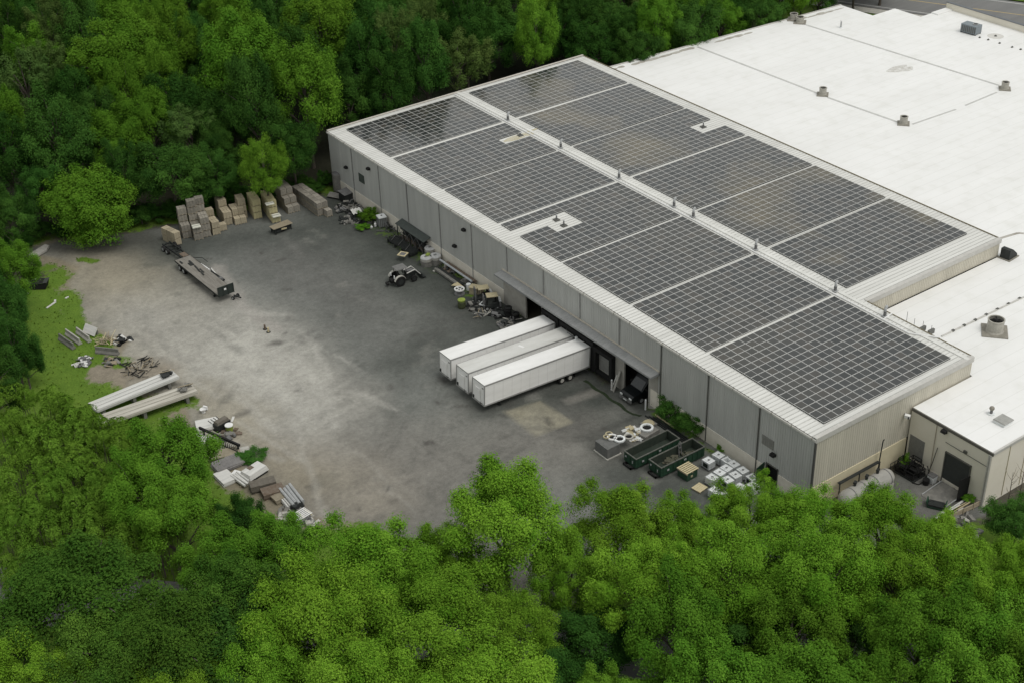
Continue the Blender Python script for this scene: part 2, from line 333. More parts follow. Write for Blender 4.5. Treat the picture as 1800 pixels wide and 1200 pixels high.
YARD = [G(*p)[:2] for p in [(60,440),(105,428),(180,418),(250,402),(300,398),(420,378),(560,345),(588,340)]] + [(0.3,104),(0.3,-1),(15.4,-1),(15.4,-12)] \
     + [G(*p)[:2] for p in [(1640,930),(1500,960),(1250,985),(1000,1010),(830,990),(640,930),(545,918),(480,868),(400,805),(335,745),(325,712),(235,672),(205,640),(220,600),(160,578),(128,545),(122,500),(138,470)]]
def make_yard():
    xs = np.arange(-78, 24, .42); ys = np.arange(-42, 124, .42); X, Y = np.meshgrid(xs, ys, indexing='ij'); nx, ny = X.shape
    d = inpoly(X, Y, YARD); nz = fbm(X, Y, 9, 3)-.5; n2 = fbm(X, Y, 3.5, 11)-.5; n3 = fbm(X, Y, 24, 21)-.5
    W = nz*5; Xw = X+W+n2*2; Yw = Y+(fbm(X, Y, 9, 40)-.5)*5+n2*2
    def cap(a, b, r, soft=1): return capsule(Xw, Yw, a if isinstance(a, tuple) and len(a)==3 else G(*a), b if isinstance(b, tuple) and len(b)==3 else G(*b), r, soft)
    c = np.ones(X.shape+(3,))*np.array([.150,.156,.144])
    def mix(c, col, f): f = np.clip(f, 0, 1)[...,None]; return c*(1-f)+np.array(col)*f
    brown, dust, tan_, dark, pale = (.178,.170,.152), (.312,.303,.272), (.285,.258,.198), (.058,.064,.057), (.45,.44,.40)
    c = mix(c, brown, .8*cap((640,860),(1000,770),11)); c = mix(c, brown, .75*cap((560,760),(760,900),9))
    c = mix(c, (.245,.225,.19), .8*cap((430,740),(640,880),6)); c = mix(c, (.26,.24,.2), .7*cap((500,800),(600,880),6))
    c = mix(c, tan_, .9*cap((170,470),(260,560),10)); c = mix(c, tan_, .8*cap((260,600),(420,720),7))
    c = mix(c, dust, .9*cap((250,560),(440,700),8.5)); c = mix(c, dust, .85*cap((400,560),(540,720),8.5)); c = mix(c, dust, .6*cap((410,620),(590,720),5))
    c = mix(c, pale, .28*cap((450,600),(560,730),5)); c = mix(c, tan_, .55*cap((350,690),(420,740),4)); c = mix(c, (.27,.24,.18), .6*cap((400,770),(520,850),4))
    c = mix(c, (.30,.285,.26), .8*cap((380,480),(470,578),1.3,.8)); c = mix(c, (.33,.32,.3), .6*cap((500,410),(520,450),.8,.8))
    c = mix(c, (.125,.127,.118), .75*cap((520,480),(700,590),8)); c = mix(c, (.115,.115,.107), .6*cap((470,440),(640,520),6))
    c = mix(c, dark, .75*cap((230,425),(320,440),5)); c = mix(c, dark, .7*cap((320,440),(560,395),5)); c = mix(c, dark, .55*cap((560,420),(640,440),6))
    c = mix(c, dark, .95*cap((-3.0,101,0),(-3.0,51,0),5)); c = mix(c, dark, .65*cap((-7,80,0),(-6.,50,0),5))  # damp dirty ground along the wall, with the building's shade painted in too
    c = mix(c, dark, .6*cap((700,640),(760,600),4)); c = mix(c, dark, .75*cap((-6,34,0),(-4,50,0),5)); c = mix(c, dark, .75*cap((850,715),(1040,690),2.3))  # shade under and beside the trailers is painted into the ground colour
    c = mix(c, dark, .7*cap((1060,770),(1140,720),2.8)); c = mix(c, dark, .8*cap((1090,830),(1250,880),4.5)); c = mix(c, (.09,.088,.08), .6*cap((1000,740),(1080,770),4))
    c = mix(c, (.10,.097,.09), .8*cap((3,-3,0),(14,-8,0),6)); c = mix(c, (.2,.195,.18), .5*cap((1600,880),(1640,850),2))
    # worn pale patch beside the trailers, with its square saw-cut outline
    pp = inpoly(X, Y, [G(*p)[:2] for p in [(886,722),(942,766),(1008,737),(950,700)]]); c = mix(c, (.29,.27,.20), .75*smooth(-.35, .3, pp)*(.75+n2*.9))
    p3 = inpoly(X, Y, [G(*p)[:2] for p in [(1000,705),(1060,682),(1045,672),(985,697)]]); c = mix(c, (.21,.20,.18), .7*smooth(-.5, .5, p3))
    # mottling, oil stains and tyre marks
    c *= (1+n3*.32+nz*.28+n2*.13)[...,None]
    st = smooth(.66, .8, fbm(X, Y, 3.2, 77)); c = mix(c, dark, .28*st); st = smooth(.68, .8, fbm(X, Y, 5, 97)); c = mix(c, dust, .22*st)
    r0 = random.Random(5)
    for k in range(30):
        a = G(r0.uniform(330,1000), r0.uniform(560,880)); an = r0.uniform(0, 6.3); L = r0.uniform(4,12); b = a+Vector((math.cos(an)*L, math.sin(an)*L, 0))
        for off in (0, .5, 1.9, 2.4):
            nrm = Vector((-math.sin(an), math.cos(an), 0))*off
            f = capsule(X+nz*3, Y+nz*3, a+nrm, b+nrm, .22, .9); c = mix(c, (.095,.092,.086), .22*f)
    for k in range(26):   # pale worn streaks and dusty wheel lines
        a = G(r0.uniform(300,640), r0.uniform(520,800)); an = r0.gauss(-1.45,.25); L = r0.uniform(5,16); b = a+Vector((math.cos(an)*L, math.sin(an)*L, 0))
        c = mix(c, (.40,.39,.355), r0.uniform(.18,.42)*capsule(X+nz*2.5+n2, Y, a, b, r0.uniform(.25,.8), .9))
    for k in range(40):
        a = G(r0.uniform(300,1100), r0.uniform(430,900)); c = mix(c, (.07,.066,.06), r0.uniform(.3,.8)*capsule(Xw, Yw, a, a+Vector((r0.uniform(-1,1), r0.uniform(-1,1), 0)), r0.uniform(.25,.8), .9))
    # outside the yard: leaf litter and bare soil
    out = smooth(.6, -.6, d+nz*4); c = mix(c, (.06,.052,.035), out*.8*smooth(-38,-34,X)); c = mix(c, (.23,.20,.14), out*.8*(1-smooth(-38,-34,X)))
    g = smooth(3.2, -3.6, d+nz*6+n2*5)*.82
    for a, b, r in [((75,520),(105,600),3.5),((118,520),(150,620),2.6),((200,640),(215,655),1.5),((210,705),(330,712),2.2),((60,640),(190,650),5),((100,700),(180,660),3),((425,800),(450,805),1.2),((330,700),(350,725),1.5),((170,462),(150,455),1.2)]:
        g = np.maximum(g, .8*capsule(Xw, Yw, G(*a), G(*b), r))
    wall = capsule(X+n2*1.2, Y, (-1.2,100.5), (-1.6,63), 3.2, .8)*.62; g = np.maximum(g, wall*(.8+nz*1.2))
    g = np.maximum(g, capsule(X+n2*.6, Y, (-1.2,25), (-.8,11), 1.0, .8)*.55)
    g = np.maximum(g, .6*capsule(X, Y, (15,-5), (14,-9), 1.2))
    g = g*(1-.9*capsule(Xw, Yw, G(165,665), G(290,650), 2.0))*(1-.7*capsule(Xw, Yw, G(60,455), G(130,440), 2.2))
    g = np.where((X > .2) & (Y > -12), 0, np.where((X > 14) & (Y < 0), g*.3, g))
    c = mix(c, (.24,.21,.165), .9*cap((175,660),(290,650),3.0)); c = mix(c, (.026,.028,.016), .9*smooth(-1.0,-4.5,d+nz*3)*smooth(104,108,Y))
    g = g*(1-.75*cap((345,745),(530,905),4.5)); g = g*(1-.9*cap((780,985),(960,1010),6)); c = mix(c, (.17,.165,.15), .9*cap((780,985),(960,1010),5)); g = g*(1-.85*smooth(-2.0,-6,d+nz*3)*smooth(103,107,Y))
    Z = ramp(X, Y) + .004 + .035*n3*(d > 1.5)*(X < -4) + np.where(d < -1.5, (nz)*.25, 0)*(X < -2)
    V = np.stack([X, Y, Z], -1).reshape(-1,3)
    I = np.arange(nx*ny).reshape(nx,ny); F = np.stack([I[:-1,:-1], I[1:,:-1], I[1:,1:], I[:-1,1:]], -1).reshape(-1,4)
    me = bpy.data.meshes.new('yard'); me.vertices.add(len(V)); me.vertices.foreach_set('co', V.ravel())
    me.loops.add(F.size); me.loops.foreach_set('vertex_index', F.ravel()); me.polygons.add(len(F)); me.polygons.foreach_set('loop_start', np.arange(len(F))*4)
    me.update(calc_edges=True)
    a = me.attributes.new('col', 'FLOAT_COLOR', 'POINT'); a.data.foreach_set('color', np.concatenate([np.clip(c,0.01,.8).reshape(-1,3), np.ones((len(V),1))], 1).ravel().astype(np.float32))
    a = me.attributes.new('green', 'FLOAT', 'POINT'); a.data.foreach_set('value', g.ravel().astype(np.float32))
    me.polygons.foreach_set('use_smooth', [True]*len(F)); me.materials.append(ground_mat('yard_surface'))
    o = bpy.data.objects.new('yard', me); COL.objects.link(o); tag(o, kind='structure')
    return (X, Y, g)
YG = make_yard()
SOIL = mat('forest_floor', (.016,.022,.010), .95, col2=(.032,.036,.018), scale=.3, bump=.5)
tag(MB().add([(-1500,-1500,-1.6),(1500,-1500,-1.6),(1500,1500,-1.6),(-1500,1500,-1.6)], [(0,1,2,3)]).build('ground', SOIL), kind='structure')
# woodland ground behind the yard and round the building, just below the yard sheet
b = MB(); HO = [(-400,-400),(400,-400),(400,600),(-400,600)]
b.add([(-400,-400,-.25),(-77.5,-400,-.25),(-77.5,600,-.25),(-400,600,-.25)], [(0,1,2,3)])
b.add([(-77.5,-400,-.25),(500,-400,-.25),(500,-41.6,-.25),(-77.5,-41.6,-.25)], [(0,1,2,3)])
b.add([(-77.5,123.3,-.25),(500,123.3,-.25),(500,600,-.25),(-77.5,600,-.25)], [(0,1,2,3)])
b.add([(23.3,-41.6,-.25),(500,-41.6,-.25),(500,123.3,-.25),(23.3,123.3,-.25)], [(0,1,2,3)])
tag(b.build('woodland_ground', SOIL), kind='structure')
ASPH = mat('road_asphalt', (.15,.15,.148), .9, col2=(.20,.20,.195), scale=.3, stretch=(.2,1,1))
PAINTW = mat('road_paint_white', (.6,.6,.58), .8); PAINTY = mat('road_paint_yellow', (.5,.38,.16), .8)
GRASSM = mat('lawn', (.06,.11,.015), .95, col2=(.10,.16,.02), scale=.5)
def band(name, a, b, half, z, m, off=0, ext=0):
    a, b = Vector(a[:2]), Vector(b[:2]); d = (b-a).normalized(); n = Vector((-d.y, d.x)); a = a-d*ext; b = b+d*ext
    q = [a+n*(off-half), b+n*(off-half), b+n*(off+half), a+n*(off+half)]
    return tag(MB().prism([(p.x,p.y) for p in q], z-.1, z).build(name, m), kind='structure')
ra, rb = G(1650,7.5), G(1800,27.5)
band('road', ra, rb, 8.0, .02, ASPH, ext=150); band('centre_line', ra, rb, .12, .026, PAINTY, ext=150)
band('lane_line', ra, rb, .1, .026, PAINTW, off=6.9, ext=150); band('edge_line', ra, rb, .1, .026, PAINTW, off=-6.9, ext=150)
band('pavement', ra, rb, 1.5, .14, CONC, off=-10.2, ext=60); band('verge', ra, rb, 7, -.02, GRASSM, off=-17.5, ext=60)
band('verge', ra, rb, 20, -.02, GRASSM, off=29, ext=150)
band('road', (-93,58), (-34,0), 4.0, .3, ASPH, ext=40)

# ------------------------------------------------------------------ the warehouse with the solar roof
LY, WX, XN, YS, H = 106.56, 52.1, 25.9, 16.38, 9.97
wh = thing('warehouse', 'long grey metal warehouse with solar arrays on its roof and loading docks', 'warehouse')
def corrugated(mb, axis, a0, a1, fixed, z0, z1, out, pitch=.36, dep=.045):
    """ribbed sheet along y (axis 'y', at x=fixed) or along x (at y=fixed); out = outward sign"""
    n = max(1, int(round((a1-a0)/pitch))); p = (a1-a0)/n; A = []
    for i in range(n):
        s = a0+i*p; A += [(s, 0), (s+.45*p, 0), (s+.55*p, dep), (s+.9*p, dep)]
    A.append((a1, 0))
    def P(q, z): return (fixed+out*q[1], q[0], z) if axis == 'y' else (q[0], fixed+out*q[1], z)
    mb.strip([P(q, z0) for q in A], [P(q, z1) for q in A])
WSEAM = mat('wall_seam', (.27,.27,.26), .6)
SEAMS = [8.42, 16.8, 25.12, 33.03, 41.0, 48.8, 57.15, 65.75, 74.0, 82.9, 91.0, 99.2]
DK0, DK1 = 25.6, 58.2
b = MB()
for y0, y1, z0 in [(0, 5.0, 2.2), (6.75, DK0, 2.2), (5.0, 6.75, 2.75), (DK0, DK1, 5.3), (DK1, LY, 2.2)]:
    corrugated(b, 'y', y0, y1, 0.0, z0, 9.5, -1)
b.build('yard_wall', WALLY, wh)
b = MB(); corrugated(b, 'x', 0, XN, 0.0, 3.2, 9.5, -1, .36, .03); b.build('end_wall', WALLN, wh)
b = MB(); corrugated(b, 'x', XN, WX, YS, 7.4, 9.5, -1); b.build('step_wall', WALLN, wh)
b = MB(); b.box(XN-.05, XN, .1, YS, 0, 9.5); b.box(WX-.05, WX, YS+.1, LY, 0, 9.5); b.box(0.05, WX, LY-.06, LY, 0, 9.5); b.build('rear_wall', WALLY, wh)
for q0, q1 in ((.1, 5.0), (6.75, DK0), (DK1, LY)): MB().box(-.09, .12, q0, q1, 0, 2.2).build('foundation', BASEM, wh)
b = MB(); b.box(0.13, 15.5, -.09, .1, 0, 3.2); b.build('end_foundation', BASEN, wh)
# dock wall cut by its openings
openings = [(27.3,32.0,-1.0,3.75), (34.3,37.0,.05,2.9), (38.05,40.45,-.2,3.35), (41.55,44.05,-.2,3.35), (45.45,47.95,-.2,3.35), (49.4,53.0,-.3,4.1)]
b = MB(); y = DK0
for a0, a1, z0, z1 in openings:
    b.box(-.08, .15, y, a0, -1.1, 5.3)
    b.box(-.08, .15, a0, a1, z1, 5.3)
    if z0 > -1: b.box(-.08, .15, a0, a1, -1.1, z0)
    y = a1
b.box(-.08, .15, y, DK1, -1.1, 5.3); b.build('dock_wall', mat('dock_wall_concrete', (.30,.29,.26), .9, col2=(.40,.385,.35), scale=.8), wh)
b = MB(); b.box(.2, 14, 26, 57, -1.05, -.98); b.box(14, 14.2, 26, 57, -1, 5.3); b.box(.2, 14, 25.9, 26, -1, 5.3); b.box(.2, 14, 57, 57.1, -1, 5.3); b.box(.2, 14, 26, 57, 5.4, 5.5)
b.build('dock_interior', mat('dark_interior', (.03,.03,.03), .9), wh)
for i, (a0, a1, z0, z1) in enumerate(openings[1:5]):
    d = MB(); d.box(-.72, -.085, a0-.55, a0, z0-.35, z1+.5); d.box(-.72, -.085, a1, a1+.55, z0-.35, z1+.5); d.box(-.76, -.087, a0-.57, a1+.57, z1+.05, z1+.62)
    if i == 0: d.box(-.6, -.085, a0-.5, a1+.5, z0-.5, z0-.02)
    d.build('dock_shelter', BLACK, wh)
d = MB()
for k in range(5): d.box(-.02, .02, 34.3, 37.0, .05+k*.575, .05+(k+1)*.575-.02)
d.build('dock_door', mat('dock_door_grey', (.24,.24,.23), .6, var=.12), wh)
d = MB(); d.box(-.11, -.082, 25.65, 26.9, -.2, 2.3); d.build('pilaster', BASEM, wh)
# canopy over the docks
c = MB(); n = 64; ys = np.linspace(DK0-.25, DK1+.25, n*4+1); A = []; B = []
for i, yy in enumerate(ys):
    h = .05 if i % 4 in (1, 2) else 0
    A.append((-.05, yy, 5.40+h)); B.append((-1.42, yy, 5.14+h))
c.strip(A, B); c.box(-1.42, -.06, DK0-.25, DK1+.25, 5.0, 5.08); c.box(-1.46, -1.40, DK0-.27, DK1+.27, 4.93, 5.17)
c.box(-1.40, -.06, DK0-.27, DK0-.2, 5.0, 5.3); can = c.build('dock_canopy', mat('canopy_metal', (.22,.225,.225), .5, col2=(.30,.305,.305), scale=.6), wh)
MB().box(-.16, -.05, DK0-.2, DK1+.2, 5.42, 5.62).build('canopy_flashing', mat('canopy_flashing', (.52,.48,.41), .6, var=.12), can)
for yy in np.linspace(DK0+1, DK1-1, 9):
    MB().bar((-.08,yy,4.2), (-1.3,yy,4.98), .07).build('bracket', DARK, can)
# wall joints, downspouts, gutter, eaves
for yy in SEAMS:
    dock = DK0 < yy < DK1-.5
    dark = yy < 27
    MB().box(-.15, -.048, yy-.07, yy+.07, 5.7 if dock else 0.1, 9.4).build('downspout', SEAMM if dark else WSEAM, wh)
MB().box(-.17, .0, -.17, .05, .1, 9.45).build('corner_trim', mat('corner_trim_dark', (.09,.09,.085), .6), wh)
g = MB(); g.box(-.26, -.04, -.1, LY+.1, 9.62, 9.86); g.box(-.10, .0, -.05, LY, 9.45, 9.64); gut = g.build('gutter', GUTR, wh)
r0 = random.Random(3)
GS = mat('gutter_strap_dark', (.25,.24,.2), .7)
for k in range(35): yy = k*3.05+.4; MB().box(-.275, -.035, yy, yy+.09, 9.61, 9.88).build('gutter_strap', GS, gut)
# roof sheets: standing seams run from eave to ridge
def roof_sheet(name, x0, x1, y0, y1, z0, z1, parent):
    n = int(round((y1-y0)/.61)); p = (y1-y0)/n; me = MB(); A = []; B = []
    for i in range(n):
        s = y0+i*p
        for dy, h in ((0,0),(p-.11,0),(p-.08,.07),(p-.03,.07)): A.append((x0,s+dy,z0+h)); B.append((x1,s+dy,z1+h))
    A.append((x0,y1,z0)); B.append((x1,y1,z1)); 
    for i in range(len(A)-1):
        me.m = 1 if i % 4 in (1,2,3) else 0
        me.add([A[i],A[i+1],B[i+1],B[i]], [(0,1,2,3)])
    return me.build(name, [ROOFM, RIBM], parent)
rf = roof_sheet('roof', -.12, 25.0, -.02, LY, H, H+.02, wh)
roof_sheet('roof_slope', 25.0, XN+.05, -.02, YS, H+.02, H+.015, rf); roof_sheet('roof_slope', 25.0, WX+.1, YS, LY, H+.02, H-.05, rf)
t = MB(); t.box(24.75, 25.25, -.05, LY+.05, H+.055, H+.115); t.build('ridge_cap', ROOFM, rf)
t = MB(); t.box(-.15, XN+.08, -.16, -.02, 9.42, H+.11); t.box(-.15, XN+.08, -.02, .34, H+.072, H+.112); t.build('rake_trim', TRIM, rf); t = MB()
t.box(XN+.06, WX+.12, YS-.16, YS-.02, 9.42, H+.11); t.box(XN+.06, WX+.12, YS-.02, YS+.36, H+.072, H+.112)
t.build('rake_trim', TRIM, rf)
t = MB(); t.box(-.14, WX+.12, LY-.30, LY+.1, H+.08, H+.16); t.build('far_rake_trim', mat('far_trim', (.5,.47,.42), .6), rf)
t = MB(); t.box(XN+.0, XN+.12, -.03, YS-.17, 9.5, H+.1); t.box(WX+.05, WX+.17, YS, LY, 9.4, H+.08); t.build('eave_trim', mat('brown_eave_trim', (.16,.135,.08), .7), rf)
# openings and fittings of the long wall
l = MB(); l.box(-.1, -.04, 95.75, 97.4, 4.5, 5.95)
for k in range(7): l.box(-.13, -.10, 95.8, 97.35, 4.55+k*.2, 4.64+k*.2)
l.build('louvre', mat('louvre_green', (.06,.075,.065), .6), wh)
d = MB(); d.box(.3, .34, 5.05, 6.7, 0, 2.7); d.build('door_opening', mat('dark_doorway', (.01,.01,.01), .9), wh)
d = MB(); d.box(-.12, .12, 4.92, 5.02, 0, 2.82); d.box(-.12, .12, 6.73, 6.83, 0, 2.82); d.box(-.12, .12, 4.92, 6.83, 2.72, 2.84); d.build('door_frame', SEAMM, wh)
d = MB(); d.cbox((-.85, 6.95, 1.35), (1.6, .06, 2.65), rz=R(12)); dd = d.build('door', GREEND, wh); MB().cbox((-1.45, 6.75, 1.1), (.14,.1,.1)).build('handle', LGREY, dd)
l = MB(); l.box(-.10, -.05, 5.95, 7.8, 4.95, 6.2)
for k in range(6): l.box(-.13, -.1, 6.0+k*.3, 6.12+k*.3, 5.0, 6.15)
l.build('wall_grille', mat('grille_grey', (.23,.23,.21), .6), wh)
def wall_lamp(y, z, label, x=-.05, rz=0):
    t = thing('wall_lamp', label, 'lamp', (x, y, z), rz, 'wall lamps on the warehouse')
    MB().box(-.08, 0, -.14, .14, -.16, .16).build('back_box', DARK, t)
    MB().sweep([(-.55,-.12),(-.06,-.2),(-.06,.2),(-.45,.16)], 'y', -.32, .32).build('lamp_head', BLACK, t)
    MB().box(-.45, -.1, -.25, .25, -.17, -.14).build('lens', PLAST, t)
wall_lamp(93.7, 8.0, 'black wall lamp near the eave, beside the dark louvre')
wall_lamp(101.0, 5.6, 'black wall lamp low on the end bay of the grey wall')
wall_lamp(67.35, 8.0, 'black wall lamp under the eave above the steel racks')
wall_lamp(70.0, 4.3, 'small black wall lamp halfway up the grey wall by the racks')
wall_lamp(5.75, 4.55, 'small black wall lamp above the open side door')

# ------------------------------------------------------------------ white roofed annex
ax = thing('flat_roofed_building', 'low beige building with wide white membrane roof behind the warehouse', 'building')
Z7 = 7.4
P7 = [(15.6,-11.3),(126.5,-11.3),(126.5,86.0),(112.6,86.0),(112.6,100.6),(WX+.2,104.3),(WX+.2,YS-.2),(XN+.2,YS-.2),(XN+.2,-.2),(15.6,-.2)]
b = MB(); n = len(P7)
for i in range(n):
    p, q = P7[i], P7[(i+1)%n]; b.add([(p[0],p[1],-1.5),(q[0],q[1],-1.5),(q[0],q[1],Z7-.12),(p[0],p[1],Z7-.12)], [(0,1,2,3)])
b.build('wall', ANNW, ax)
rf2 = MB().prism(P7, Z7-.1, Z7).build('roof', MEMB, ax)
def edge_bar(mb, p, q, t, z0, z1, off=0):
    a, c = Vector(p), Vector(q); d = (c-a).normalized(); nn = Vector((d.y, -d.x)); a = a+nn*off; c = c+nn*off
    mb.prism([((a+nn*s).x,(a+nn*s).y) for s in (-t,)] + [((c-nn*t).x,(c-nn*t).y),((c+nn*t).x,(c+nn*t).y),((a+nn*t).x,(a+nn*t).y)], z0, z1)
c = MB(); edge_bar(c, (15.6,-.2), (15.6,-11.42), .09, Z7-.32, Z7+.045); c.build('coping', mat('dark_coping', (.12,.115,.10), .6), rf2)
c = MB(); edge_bar(c, (15.7,-11.3), (126.5,-11.3), .12, Z7-.3, Z7+.045); c.build('coping', TRIM, rf2)
c = MB(); edge_bar(c, (WX+.3,104.3), (112.6,100.6), .12, Z7-.2, Z7+.16); c.build('coping', TRIM, rf2)
DIRT = mat('roof_dirt', (.28,.26,.22), .9, col2=(.50,.48,.44), scale=.7)
c = MB(); r1 = random.Random(9)   # silt lying along the far edge
for k in range(26):
    c = MB(); f = (k+r1.random()*.6)/26
    if .38 < f < .46 or (.62 < f < .8): continue
    x = WX+1.2+f*(59); y = 104.1-3.7*f-.9-r1.random()*.4; L = r1.uniform(.6,1.7); wd = r1.uniform(.2,.55)
    c.prism([(x+L*math.cos(a)*(1+.3*r1.random()), y+wd*math.sin(a)*(1+.3*r1.random())-.06*L*math.cos(a)) for a in np.linspace(0, 6.28, 11)[:-1]], Z7+.002, Z7+.006+.0002*k)
    c.build('silt', DIRT, rf2)
SEAMG = mat('membrane_seam', (.50,.50,.48), .7, var=.12, scale=1)
def roofline(pts, wd=.2, h=.05, m=SEAMG):
    s = MB()
    for p, q in zip(pts[:-1], pts[1:]): edge_bar(s, p[:2], q[:2], wd, Z7+.001, Z7+h)
    return s.build('seam', m, rf2)
U = lambda u, v, z=Z7: G(u, v, z)
roofline([U(1226,83), U(1446,168)]); roofline([U(1455,172), U(1580,216)]); roofline([U(1400,39), U(1760,152)])
roofline([U(1604,219), U(1680,193)], .16); roofline([U(1697,186), U(1752,163)], .16)
cp = roofline([U(1655,592), U(1800,523)], .09, .14, mat('roof_conduit', (.52,.51,.48), .6))
for k in range(7):
    p = U(1675+k*19.5, 582.3-k*9.4); MB().box(p.x-.2, p.x+.2, p.y-.14, p.y+.14, Z7, Z7+.2).build('conduit_block', SEAMM, cp)
roofline([U(1742,424), U(1790,410), U(1800,411)], .22, .03, DIRT)
# lower porch roof at the far corner and the street parapet
b = MB(); b.box(112.7, 120.4, 86.1, 93.6, -1.5, 6.6); b.build('porch', ANNW, ax); MB().box(112.65, 120.5, 86.05, 93.7, 6.6, 6.72).build('porch_roof', MEMB, ax)
b = MB(); b.box(126.3, 126.7, -11.3, 86.0, Z7, Z7+1.25); b.build('parapet', ANNW, ax)
MB().box(126.15, 126.85, -11.3, 86.1, Z7+1.25, Z7+1.36).build('parapet_cap', mat('parapet_cap', (.13,.14,.15), .5), ax)
MB().box(122, 126.3, 84.4, 86.0, Z7, Z7+.2).build('roof_curb', MEMB, rf2)
# yard-side front of the annex: door, panel, conduit, corner pipes
d = MB(); d.box(15.52, 15.56, -8.95, -5.6, .3, 4.3); dd = d.build('roller_door', mat('roller_door_dark', (.045,.05,.048), .7), ax)
d = MB(); d.box(15.42, 15.6, -5.6, -5.5, 0, 4.4); d.box(15.42, 15.6, -9.05, -8.95, 0, 4.4); d.box(15.42, 15.6, -9.05, -5.5, 4.3, 4.42); d.build('door_frame', SEAMM, dd)
d = MB(); d.cbox((14.75, -9.05, 1.6), (1.5, .07, 3.0), rz=R(-8)); d.build('door_leaf', BLACK, dd)
MB().box(15.54, 15.58, -2.6, -.5, .9, 3.9).build('grey_panel', mat('grey_wall_panel', (.2,.2,.19), .7), ax)
d = MB(); d.box(15.47, 15.52, -3.9, -3.84, .3, 7.1); d.build('wall_joint', mat('joint_tan', (.3,.26,.2), .8), ax)
d = MB(); d.tube([(15.5,-5.3,5.55),(15.5,-10.9,5.45)], .035, 6); d.cbox((15.45,-8.0,5.75), (.2,.4,.35)); d.build('conduit', SEAMM, ax)
for dy, m in ((-11.0,TRIM), (-11.22,TRIM)):
    MB().tube([(15.48,dy,0),(15.48,dy,7.1)], .09, 8).build('downspout', m, ax)
d = MB(); d.box(15.5, 15.58, -11.3, -.3, 0, .75); d.build('plinth', BASEM, ax)
d = MB()
for k in range(1, 9): d.box(15.6+k*3.1, 15.66+k*3.1, -11.36, -11.28, .2, 7.1)
d.build('panel_joint', mat('joint_ochre', (.36,.32,.2), .8), ax)
wall_lamp(-5.0, 6.9, 'black wall lamp high on the beige annex wall above its dark door', 15.58)
t = thing('security_camera', 'white wall camera on the beige end wall beside the annex corner', 'camera', (14.6,-.05,6.9))
MB().box(-.1,.1,-.25,0,-.1,.1).build('bracket', LGREY, t); MB().cbox((-.15,-.5,0),(.45,.6,.35),rz=R(25)).build('housing', WHITE, t); MB().cbox((-.28,-.78,0),(.3,.08,.28),rz=R(25)).build('lens', BLACK, t)

# ------------------------------------------------------------------ solar arrays
MW, MH, PZ = 2.341, 1.135, H+.20
def module_mesh(nx=1, cells=None):
    cells = cells or [(0,0)]
    m = MB(); ax_, ay = MW/2-.02, MH/2-.016; fr = .032
    for cx, cy in cells:
        ox, oy = cx*MW, cy*MH
        m.m = 0; m.box(ox-ax_, ox+ax_, oy-ay, oy+ay, -.04, -.006)
        m.box(ox-ax_, ox+ax_, oy-ay, oy-ay+fr, -.006, .004); m.box(ox-ax_, ox+ax_, oy+ay-fr, oy+ay, -.006, .004)
        m.box(ox-ax_, ox-ax_+fr, oy-ay+fr, oy+ay-fr, -.006, .004); m.box(ox+ax_-fr, ox+ax_, oy-ay+fr, oy+ay-fr, -.006, .004)
        m.m = 1; m.add([(ox-ax_+fr,oy-ay+fr,0),(ox-.026,oy-ay+fr,0),(ox-.026,oy+ay-fr,0),(ox-ax_+fr,oy+ay-fr,0)], [(0,1,2,3)])
        m.add([(ox+.026,oy-ay+fr,0),(ox+ax_-fr,oy-ay+fr,0),(ox+ax_-fr,oy+ay-fr,0),(ox+.026,oy+ay-fr,0)], [(0,1,2,3)])
        m.m = 2; m.add([(ox-.026,oy-ay+fr,0),(ox+.026,oy-ay+fr,0),(ox+.026,oy+ay-fr,0),(ox-.026,oy+ay-fr,0)], [(0,1,2,3)])
    return m.mesh('solar_panel', [PFRAME, PGLASS, PLINE])
MOD = module_mesh()
def solar_array(x0, ynear, nx, ny, label, gap=lambda c, r: False, mh=MH):
    """r counts from the far edge; x0 = edge nearest the yard, ynear = edge nearest the camera"""
    t = thing('solar_array', label, 'solar panels', (x0, ynear, PZ), 0, 'solar arrays on the warehouse roof')
    t.scale = (1, mh/MH, 1)
    cells = [(c, r) for r in range(ny) for c in range(nx) if not gap(c, ny-1-r)]
    rl = MB()
    for r in range(ny):
        cs = [c for c, q in cells if q == r]
        if not cs: continue
        for f in (.22, .78):
            y = (r+f)*MH; run = []
            for c in cs+[999]:
                if run and c != run[-1]+1:
                    rl.box(run[0]*MW+.03, (run[-1]+1)*MW-.03, y-.03, y+.03, -.11, -.042); run = []
                run.append(c)
    cs = set(cells)
    for c, r in cells:
        if (c, r-1) not in cs: rl.box(c*MW+.02, (c+1)*MW-.02, r*MH+.02, r*MH+.05, -.17, -.045)
        if (c-1, r) not in cs: rl.box(c*MW+.02, c*MW+.05, r*MH+.05, (r+1)*MH, -.17, -.045)
    rl.build('rail', DARK, t)
    for c, r in cells[:100]:
        o = bpy.data.objects.new('solar_panel', MOD); COL.objects.link(o); o.parent = t; o.location = ((c+.5)*MW, (r+.5)*MH, 0)
    rest = cells[100:]
    if rest:
        o = bpy.data.objects.new('solar_panel_rows', module_mesh(cells=[(c+.5, r+.5) for c, r in rest])); COL.objects.link(o); o.parent = t; o['kind'] = 'stuff'
g4 = lambda c, r: (r in (2,3) and c < 4) or (r in (4,5) and c in (2,3))
g2 = lambda c, r: r in (4,5) and c in (7,8)
g3 = lambda c, r: r in (5,6,7) and c in (8,9)
